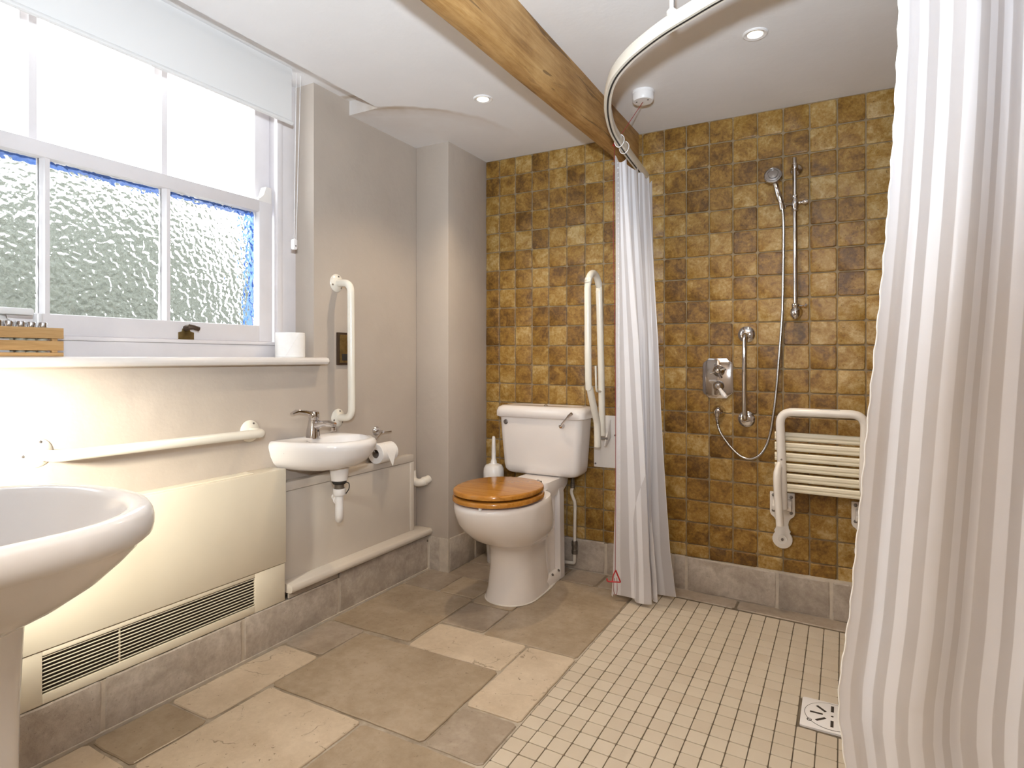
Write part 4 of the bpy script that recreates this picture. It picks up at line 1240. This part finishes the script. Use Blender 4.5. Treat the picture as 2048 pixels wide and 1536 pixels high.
G().lathe([(0.013, -0.014), (0.014, 0), (0.0135, 0.012)], (-0.231, 2.834, 1.752), (-0.15, -0.12, 1), 14).build('holder_cup', 'chrome', sl_)

hs = thing('hand_shower', (-0.245, 2.82, 1.80), 'chrome hand shower with ribbed hose hanging on the riser rail', 'shower')
ax = Vector((0.02, -0.95, 0.25)).normalized()
hc = Vector((-0.263, 2.795, 1.880))
G().lathe([(0.012, -0.034), (0.022, -0.026), (0.032, -0.014), (0.037, -0.004), (0.037, 0.002), (0.034, 0.005), (0.0335, 0.003), (0.029, 0.004), (0.0285, 0.007), (0.024, 0.008), (0.0235, 0.006), (0.019, 0.007), (0.018, 0.011), (0.010, 0.013), (0.001, 0.013)], hc, ax, 30).build('head', 'hose_metal', hs, smooth=25)
G().tube(catmull([(-0.261, 2.812, 1.868), (-0.253, 2.822, 1.838), (-0.245, 2.827, 1.805), (-0.236, 2.831, 1.775), (-0.230, 2.834, 1.742)], 4), [0.011] * 3 + [0.0115] * 4 + [0.013] * 4 + [0.0115] * 3 + [0.009] * 3, 14).build('handle', 'chrome', hs)
hp = catmull([(-0.229, 2.834, 1.745), (-0.226, 2.838, 1.70), (-0.226, 2.85, 1.60), (-0.229, 2.86, 1.45), (-0.232, 2.865, 1.307), (-0.240, 2.868, 1.18), (-0.248, 2.868, 1.069), (-0.256, 2.866, 0.96), (-0.266, 2.862, 0.865), (-0.278, 2.86, 0.78),
              (-0.296, 2.858, 0.715), (-0.322, 2.856, 0.672), (-0.355, 2.856, 0.652), (-0.388, 2.858, 0.653), (-0.42, 2.862, 0.672), (-0.455, 2.868, 0.707), (-0.488, 2.874, 0.752), (-0.503, 2.878, 0.787), (-0.507, 2.878, 0.815)], 26)
G().tube(hp, [0.0066 if i % 2 else 0.0056 for i in range(len(hp))], 8).build('hose', 'hose_metal', hs, smooth=80)

ho = thing('hose_outlet', (-0.51, WB, 0.848), 'round chrome hose outlet on the tiles below the shower valve', 'outlet')
G().lathe([(0.030, 0), (0.029, 0.004), (0.026, 0.014), (0.021, 0.030), (0.014, 0.040), (0.002, 0.043)], (-0.508, WB - 0.003, 0.850), (0, -1, 0), 24).build('body', 'chrome', ho)
G().lathe([(0.0115, 0.0), (0.0115, -0.022), (0.009, -0.028), (0.0095, -0.034), (0.008, -0.046)], (-0.508, 2.882, 0.858), (0, 0, 1), 14).build('spigot', 'chrome', ho)

sv = thing('shower_valve', (-0.512, WB, 1.0), 'chrome shower valve plate with cross handle and white tipped lever', 'valve')
ol = [(-0.068, 0.062), (-0.063, 0.073), (-0.050, 0.082), (-0.041, 0.094), (0.041, 0.094), (0.050, 0.082), (0.063, 0.073), (0.068, 0.062), (0.068, -0.062), (0.063, -0.073), (0.050, -0.082), (0.041, -0.094), (-0.041, -0.094), (-0.050, -0.082), (-0.063, -0.073), (-0.068, -0.062)]
G().prism(ol, lambda a, b, d: (-0.512 + a, d, 1.006 + b), WB - 0.011, WB - 0.003).build('plate', 'chrome', sv, bevel=0.003)
ch = G().lathe([(0.027, 0.0), (0.027, 0.006), (0.022, 0.010), (0.014, 0.022), (0.014, 0.034), (0.011, 0.040), (0.006, 0.043), (0.001, 0.043)], (-0.506, WB - 0.011, 1.040), (0, -1, 0), 22).build('cross_handle', 'chrome', sv)
for k in range(4):
    a = 0.35 + k * pi / 2
    d = Vector((math.cos(a), 0, math.sin(a)))
    c = Vector((-0.506, WB - 0.043, 1.040))
    G().tube([c + d * 0.006, c + d * 0.022, c + d * 0.030, c + d * 0.036], [0.0045, 0.0038, 0.0055, 0.004], 8).build('spoke', 'chrome', ch)
lh = G().lathe([(0.025, 0.0), (0.025, 0.012), (0.022, 0.018), (0.018, 0.030), (0.010, 0.036), (0.006, 0.037), (0.001, 0.037)], (-0.506, WB - 0.011, 0.970), (0, -1, 0), 24).build('lever_handle', 'chrome', sv)
G().tube([(-0.500, WB - 0.036, 0.962), (-0.492, WB - 0.044, 0.951), (-0.482, WB - 0.048, 0.937), (-0.472, WB - 0.050, 0.924), (-0.468, WB - 0.050, 0.918)], [0.0065, 0.0075, 0.0105, 0.010, 0.005], 12).build('ceramic_tip', 'porcelain', lh)

cg = thing('grab_rail', (-0.39, WB, 0.82), 'slim vertical chrome grab rail right of the shower valve', 'grab rail')
G().tube(round_path([(-0.386, WB - 0.003, 1.205), (-0.388, 2.868, 1.203), (-0.388, 2.868, 0.826), (-0.386, WB - 0.003, 0.824)], 0.022, 6), 0.0105, 16).build('bar', 'chrome', cg)
for z in (1.207, 0.822):
    G().lathe([(0.037, 0), (0.0365, 0.004), (0.030, 0.009), (0.020, 0.012), (0.011, 0.013)], (-0.386, WB - 0.003, z), (0, -1, 0), 26).build('rose', 'chrome', cg)

# ------------------------------------------------------------------ folding shower seat
st_ = thing('folding_shower_chair', (-0.08, WB, 0.25), 'white folding shower seat with cream slats hanging on the tiles', 'seat')
G().tube(round_path([(-0.225, 2.822, 0.455), (-0.228, 2.800, 0.60), (-0.236, 2.785, 0.872), (0.078, 2.785, 0.872), (0.072, 2.800, 0.58), (0.092, 2.822, 0.445)], 0.055, 8), 0.0175, 16).build('frame', 'white_tube', st_)
sm = None
for i in range(6):
    z1 = 0.781 - i * 0.0438
    pf = [(2.826, z1 - 0.0365), (2.816, z1 - 0.0345), (2.8125, z1 - 0.029), (2.8125, z1 - 0.024), (2.818, z1 - 0.0215), (2.818, z1 - 0.0185), (2.8125, z1 - 0.016), (2.8125, z1 - 0.005), (2.816, z1 - 0.001), (2.826, z1), (2.834, z1 - 0.003), (2.834, z1 - 0.034)]
    if sm is None:
        sm = G().prism(pf, lambda a, b, d: (d, a, b + (-0.012 * (d + 0.08))), -0.258, 0.098).build('slat', 'slat_plastic', st_, smooth=30)
    else:
        c = sm.copy(); COL.objects.link(c); c.parent = st_; c.location.z = sm.location.z - i * 0.0438


def seat_bracket(x, z, arm=True):
    ol = [(-0.051, 0.103), (0.050, 0.103), (0.051, 0.012), (0.046, 0.0), (0.034, -0.010), (0.027, -0.022), (0.024, -0.038), (0.027, -0.055), (0.034, -0.068)]
    ol += [(0.041 * math.cos(a), -0.104 + 0.041 * math.sin(a)) for a in [0.75 - i * (pi + 1.5) / 16 for i in range(17)]]
    ol += [(-0.034, -0.068), (-0.027, -0.055), (-0.024, -0.038), (-0.027, -0.022), (-0.034, -0.010), (-0.046, 0.0), (-0.051, 0.012)]
    b = G().prism(ol, lambda a, c, d: (x + a, d, z + c), WB - 0.016, WB - 0.004).build('wall_bracket', 'white_tube', st_, bevel=0.002)
    G().lathe([(0.020, 0), (0.020, 0.003), (0.015, 0.003), (0.0145, 0.001), (0.002, 0.001)], (x, WB - 0.016, z - 0.104), (0, -1, 0), 22).build('foot_ring', 'white_tube', b)
    G().lathe([(0.006, 0), (0.006, 0.006), (0.002, 0.006)], (x, WB - 0.016, z - 0.104), (0, -1, 0), 8).build('bolt', 'dull_metal', b)
    for a, c in ((-0.036, 0.090), (0.036, 0.086), (-0.036, 0.022), (0.036, 0.016)):
        G().lathe([(0.0075, 0), (0.0075, 0.005), (0.004, 0.007)], (x + a, WB - 0.016, z + c), (0, -1, 0), 6).build('bolt', 'dull_metal', b)
    for a in (-0.027, 0.030):
        G().prism([(WB - 0.016, z + 0.078), (WB - 0.055, z + 0.074), (WB - 0.075, z + 0.055), (WB - 0.072, z + 0.035), (WB - 0.050, z + 0.028), (WB - 0.016, z + 0.034)], lambda p, q, d: (x + d, p, q), a - 0.010, a + 0.010).build('hinge_lug', 'white_tube', b, bevel=0.004)
    G().tube([(x - 0.036, WB - 0.055, z + 0.053), (x + 0.040, WB - 0.055, z + 0.053)], 0.009, 12).build('hinge_pin', 'white_tube', b)
    return b


seat_bracket(-0.236, 0.402)
seat_bracket(0.081, 0.392)
for x0, zt in ((-0.240, 0.66), (0.085, 0.65)):
    G().tube(catmull([(x0 + 0.004, 2.792, zt), (x0 - 0.004, 2.770, zt - 0.045), (x0 - 0.004, 2.765, zt - 0.10), (x0 + 0.002, 2.768, zt - 0.20), (x0 + 0.006, 2.772, zt - 0.268)], 4), [0.008, 0.011, 0.013, 0.014] + [0.0155] * 13, 14).build('support_leg', 'white_tube', st_)
    G().lathe([(0.004, 0), (0.004, 0.004), (0.001, 0.005)], (x0 + 0.012, 2.7685, zt + 0.012), (0, -1, 0), 8).build('rivet', 'dull_metal', st_)
G().box(-0.085, -0.012, 2.775, 2.790, 0.8865, 0.8895).build('sticker', 'label_grey', st_, smooth=0)

# ------------------------------------------------------------------ floor drain
fd = thing('floor_drain', (DRX, DRY, fz(DRX)), 'square white floor drain cover in the mosaic shower floor', 'drain')
zt_ = fz(DRX) + 0.0025
G().loft([[(DRX + a, DRY + b, z) for a, b in rrect(h, h, 0.006)] for z, h in ((zt_ - 0.007, DRH), (zt_ - 0.001, DRH), (zt_, DRH - 0.002))]).build('cover_frame', 'white_plastic', fd)
RD = 0.078
G().lathe([(RD, -0.001), (RD, 0.0007), (RD - 0.0015, 0.0007), (RD - 0.0015, -0.001)], (DRX, DRY, zt_), (0, 0, 1), 40, False).build('grate_seam', 'hollow_shade', fd)
gr = G().lathe([(RD - 0.0016, -0.001), (RD - 0.0016, 0.0008), (RD - 0.0026, 0.0012), (0.001, 0.0012)], (DRX, DRY, zt_), (0, 0, 1), 40).build('grate', 'white_plastic', fd)
G().lathe([(0.007, 0.0), (0.007, 0.0014), (0.005, 0.0014), (0.005, 0.0)], (DRX - 0.062, DRY - 0.048, zt_), (0, 0, 1), 12, False).build('finger_notch', 'hollow_shade', fd)
for k in range(8):
    a = k * pi / 4 + 0.0
    c, s_ = math.cos(a), math.sin(a)
    w = 0.0042
    r0, r1 = (0.026, 0.062)
    q = [(r0, -w), (r1, -w), (r1, w), (r0, w)]
    g = G(); g.prism([(DRX + u * c - v_ * s_, DRY + u * s_ + v_ * c) for u, v_ in q], lambda x, y, d: (x, y, d), zt_ + 0.0008, zt_ + 0.0017)
    g.build('slot', 'hollow_shade', gr, smooth=0)  # dark pieces on the grate stand in for the shade of open slots
G().lathe([(0.004, 0.0008), (0.004, 0.0018)], (DRX, DRY, zt_), (0, 0, 1), 8).build('slot', 'hollow_shade', gr)

# ------------------------------------------------------------------ curtain track
TZ = 1.972
tk = thing('curtain_track', (-0.45, 1.7, TZ), 'curved white shower curtain track hanging below the ceiling', 'track')
tp2 = [(-0.848, 2.918), (-0.832, 2.70), (-0.812, 2.46), (-0.788, 2.255), (-0.747, 2.085), (-0.710, 1.975), (-0.670, 1.884), (-0.622, 1.803), (-0.562, 1.733), (-0.502, 1.680), (-0.425, 1.625), (-0.345, 1.581), (-0.262, 1.538), (-0.17, 1.503), (-0.05, 1.472), (0.10, 1.455), (0.35, 1.45), (0.7, 1.45), (1.098, 1.45)]
tpts = catmull([(x, y, TZ) for x, y in tp2], 5)


def sweep(pts, prof):
    """profile (outward, up) swept along a level path"""
    rings = []
    for i, p in enumerate(pts):
        a = pts[max(0, i - 1)]; b = pts[min(len(pts) - 1, i + 1)]
        t = (b - a).normalized(); nrm = Vector((t.y, -t.x, 0))
        rings.append([p + nrm * u + Vector((0, 0, w)) for u, w in prof])
    return G().loft(rings)


sweep(tpts, [(-0.011, 0.0), (0.011, 0.0), (0.013, 0.006), (0.0125, 0.026), (0.009, 0.038), (-0.009, 0.038), (-0.0125, 0.026), (-0.013, 0.006)]).build('rail', 'cream_tube', tk, smooth=50)
sweep(tpts, [(-0.003, -0.0008), (0.003, -0.0008), (0.003, 0.002), (-0.003, 0.002)]).build('runner_groove', 'black', tk, smooth=0)
hg = G().tube([(-0.398, 1.603, TZ + 0.037), (-0.398, 1.603, CE)], 0.0065, 10).build('hanger_rod', 'white_tube', tk)
G().lathe([(0.014, 0), (0.014, 0.008), (0.009, 0.014)], (-0.398, 1.603, TZ + 0.036), (0, 0, 1), 12).build('clamp', 'white_tube', hg)
G().tube([(-0.390, 1.596, TZ + 0.05), (-0.390, 1.596, CE)], 0.0016, 6).build('wire', 'dull_metal', hg)
for q in (0.118, 0.135):
    p = tpts[int(q * (len(tpts) - 1))]
    lp_ = [(p.x + 0.021 * math.cos(a), p.y + 0.003 * math.sin(2 * a), TZ + 0.017 + 0.026 * math.sin(a)) for a in [2 * pi * i / 20 for i in range(21)]]
    G().tube(lp_, 0.0019, 6).build('curtain_ring', 'white_plastic', tk)

# ------------------------------------------------------------------ curtains


def curtain(name, label, fn, nu, nv, group='striped shower curtains', thick=0.0009):
    me = bpy.data.meshes.new(name)
    bm = bmesh.new(); uvl = bm.loops.layers.uv.new('UVMap')
    grid = [[fn(i / nu, j / nv) for i in range(nu + 1)] for j in range(nv + 1)]
    mid = grid[nv // 2]; s = [0.0]
    for i in range(nu): s.append(s[-1] + (Vector(mid[i + 1]) - Vector(mid[i])).length)
    V = [[bm.verts.new(p) for p in row] for row in grid]
    for j in range(nv):
        for i in range(nu):
            f = bm.faces.new((V[j][i], V[j][i + 1], V[j + 1][i + 1], V[j + 1][i]))
            for lp, (a, b) in zip(f.loops, ((i, j), (i + 1, j), (i + 1, j + 1), (i, j + 1))):
                lp[uvl].uv = (s[a], b / nv)
    bm.to_mesh(me); bm.free()
    me.materials.append(M['curtain']); me.shade_smooth()
    return me


def left_fn(u, h):
    z = 1.952 - 0.0 * u + 0.010 * math.cos(2 * pi * 6 * u) * max(0, 1 - h * 12)
    if u > 0.55: z -= 0.010 * (u - 0.55)
    z_bot = 0.006 + 0.030 * (0.5 + 0.5 * math.sin(7 * u + 0.5)) * (0.3 + 0.7 * (u > 0.5)) + fz(-0.75)
    zz = z + (z_bot - z) * h
    y = (2.452 + 0.430 * u) * (1 - h) + (2.600 + 0.225 * u) * h
    c = (-0.842 + 0.035 * u) * (1 - h) + (-0.846 + 0.085 * u) * h
    amp = 0.016 + 0.030 * min(1, h * 2.5) + 0.052 * h ** 1.5
    ph = 2 * pi * 3.25 * u
    x = c + amp * (-math.cos(ph + 0.35 * math.sin(3 * h)) * 0.8 + 0.28 * math.sin(2.3 * ph + 1 + 1.6 * h))
    y += 0.018 * math.sin(ph * 1.0 + 0.8) * (0.4 + h) + 0.006 * math.sin(17 * u + 6 * h)
    if h > 0.90:
        k = (h - 0.90) / 0.10
        x += 0.014 * k * math.sin(19 * u); y -= 0.020 * k * k * (0.5 + 0.5 * math.sin(13 * u + 1))
        zz += 0.016 * k * (0.5 + 0.5 * math.sin(23 * u + 0.6)) * (1 if u < 0.55 else 0.3)
    return (x, y, zz)


lc = thing('shower_curtain', (-0.81, 2.65, 0.0), 'white striped shower curtain bunched at the tiled wall', 'curtain', 'striped shower curtains')
me = curtain('fabric', '', left_fn, 150, 60)
o = bpy.data.objects.new('fabric', me); COL.objects.link(o); o.parent = lc
me.transform(Matrix.Translation(-Vector(lc.location)))
# perforated hem down the free edge
g = G()
for i in range(90):
    h = (i + 0.5) / 90
    p = Vector(left_fn(0.052, h))
    g.box(p.x - 0.0022, p.x + 0.0022, p.y - 0.0035, p.y - 0.0015, p.z - 0.004, p.z + 0.002)
o = g.build('hem_stitching', 'white_plastic', lc, smooth=0); o['kind'] = 'stuff'
G().lathe([(0.006, 0), (0.006, 0.002), (0.0035, 0.002), (0.0035, 0)], (-0.858, 2.452, 1.925), (0.45, -0.9, 0), 14, False).build('eyelet', 'dull_metal', lc)

edge = [(2.0, 0.101), (1.75, 0.098), (1.56, 0.090), (1.38, 0.079), (1.18, 0.063), (1.01, 0.048), (0.78, 0.030), (0.56, 0.012), (0.40, -0.008), (0.33, -0.010), (0.25, 0.0), (0.0, 0.03)]


def edge_x(z):
    for (z1, x1), (z0, x0) in zip(edge, edge[1:]):
        if z >= z0: return x0 + (x1 - x0) * (z - z0) / (z1 - z0)
    return edge[-1][1]


def right_fn(u, h):
    z = 1.955 + (0.004 - 1.955) * h
    x0 = edge_x(z); x1 = 0.80
    x = x0 + (x1 - x0) * u
    q = u * 0.70
    amp = 0.030 + 0.010 * (1 - h)
    d = amp * math.sin(2 * pi * q / 0.185 + 0.9 + 0.4 * h) + 0.009 * math.sin(2 * pi * q / 0.079 + 2.0 - 1.2 * h) * (1.1 - 0.8 * h)
    d *= min(1.0, 0.25 + u * 12)
    y = 1.452 + d + 0.02 * h
    x += 0.014 * math.sin(2 * pi * q / 0.155 + 1.7) * min(1.0, u * 10) + 0.0012 * math.sin(z * 95) * max(0, 1 - u * 40)
    return (x, y, z)


rc = thing('shower_curtain', (0.4, 1.45, 0.0), 'white striped shower curtain at the right edge nearest the camera', 'curtain', 'striped shower curtains')
me = curtain('fabric', '', right_fn, 170, 90)
o = bpy.data.objects.new('fabric', me); COL.objects.link(o); o.parent = rc
me.transform(Matrix.Translation(-Vector(rc.location)))
g = G()
pts = [right_fn(0.0, j / 160) for j in range(161)]
g.tube([(p[0] + 0.001, p[1] + 0.0006 * math.sin(j * 2.1), p[2]) for j, p in enumerate(pts)], [0.0016 + 0.0007 * (j % 2) for j in range(161)], 6)
g.build('rolled_hem', 'paper', rc)

# ------------------------------------------------------------------ emergency pull cord
ec = thing('emergency_cord', (-0.735, 2.46, CE), 'red emergency pull cord with triangle handle and white ceiling switch', 'cord')
SX, SY = -0.733, 2.470
sw = G().lathe([(0.046, 0.0), (0.046, -0.008), (0.044, -0.010), (0.044, -0.036), (0.040, -0.042), (0.001, -0.043)], (SX, SY, CE), (0, 0, 1), 30).build('ceiling_switch', 'white_plastic', ec)
for dx_ in (-0.024, 0.024):
    G().lathe([(0.0035, -0.0425), (0.0035, -0.0445)], (SX + dx_, SY - 0.012, CE), (0, 0, 1), 8).build('screw', 'dull_metal', sw)
HX, HY, HZ = -0.884, 2.545, 2.040
G().tube([(SX, SY, CE - 0.042), (HX, HY, HZ)], 0.0014, 6).build('upper_cord', 'dark_red', ec)
G().tube([(HX - 0.003, HY, HZ + 0.006), (HX + 0.004, HY - 0.002, HZ), (HX, HY - 0.004, HZ - 0.007), (HX - 0.006, HY - 0.002, HZ - 0.001)], 0.0035, 8).build('eyelet_hook', 'red', ec)
low = catmull([(HX, HY, HZ - 0.004), (HX + 0.002, HY - 0.02, 1.70), (HX + 0.018, HY - 0.045, 1.2), (HX + 0.026, HY - 0.06, 0.7), (HX + 0.028, HY - 0.07, 0.19)], 5)
G().tube(low, 0.0013, 6).build('lower_cord', 'dark_red', ec)
tx, ty, tz = low[-1]
tx, ty, tz = tx, ty, 0.19
A_, B_, C_ = (tx + 0.002, ty, tz), (tx + 0.022, ty + 0.006, tz - 0.050), (tx - 0.032, ty - 0.010, tz - 0.050)
G().tube(round_path([A_, B_, (C_[0], C_[1], C_[2]), (C_[0] - 0.002, C_[1], C_[2] + 0.012)], 0.006, 4), 0.0032, 8).build('triangle_handle', 'red', ec)
G().tube([A_, (tx - 0.008, ty - 0.002, tz - 0.022), (tx - 0.012, ty - 0.003, tz - 0.050)], 0.0026, 8).build('triangle_handle', 'red', ec)
G().tube(catmull([(tx - 0.004, ty, tz - 0.035), (tx - 0.008, ty, tz - 0.08), (tx + 0.0, ty, tz - 0.105), (tx + 0.008, ty, tz - 0.09), (tx + 0.007, ty, tz - 0.03)], 5), 0.0011, 6).build('cord_loop', 'dark_red', ec)
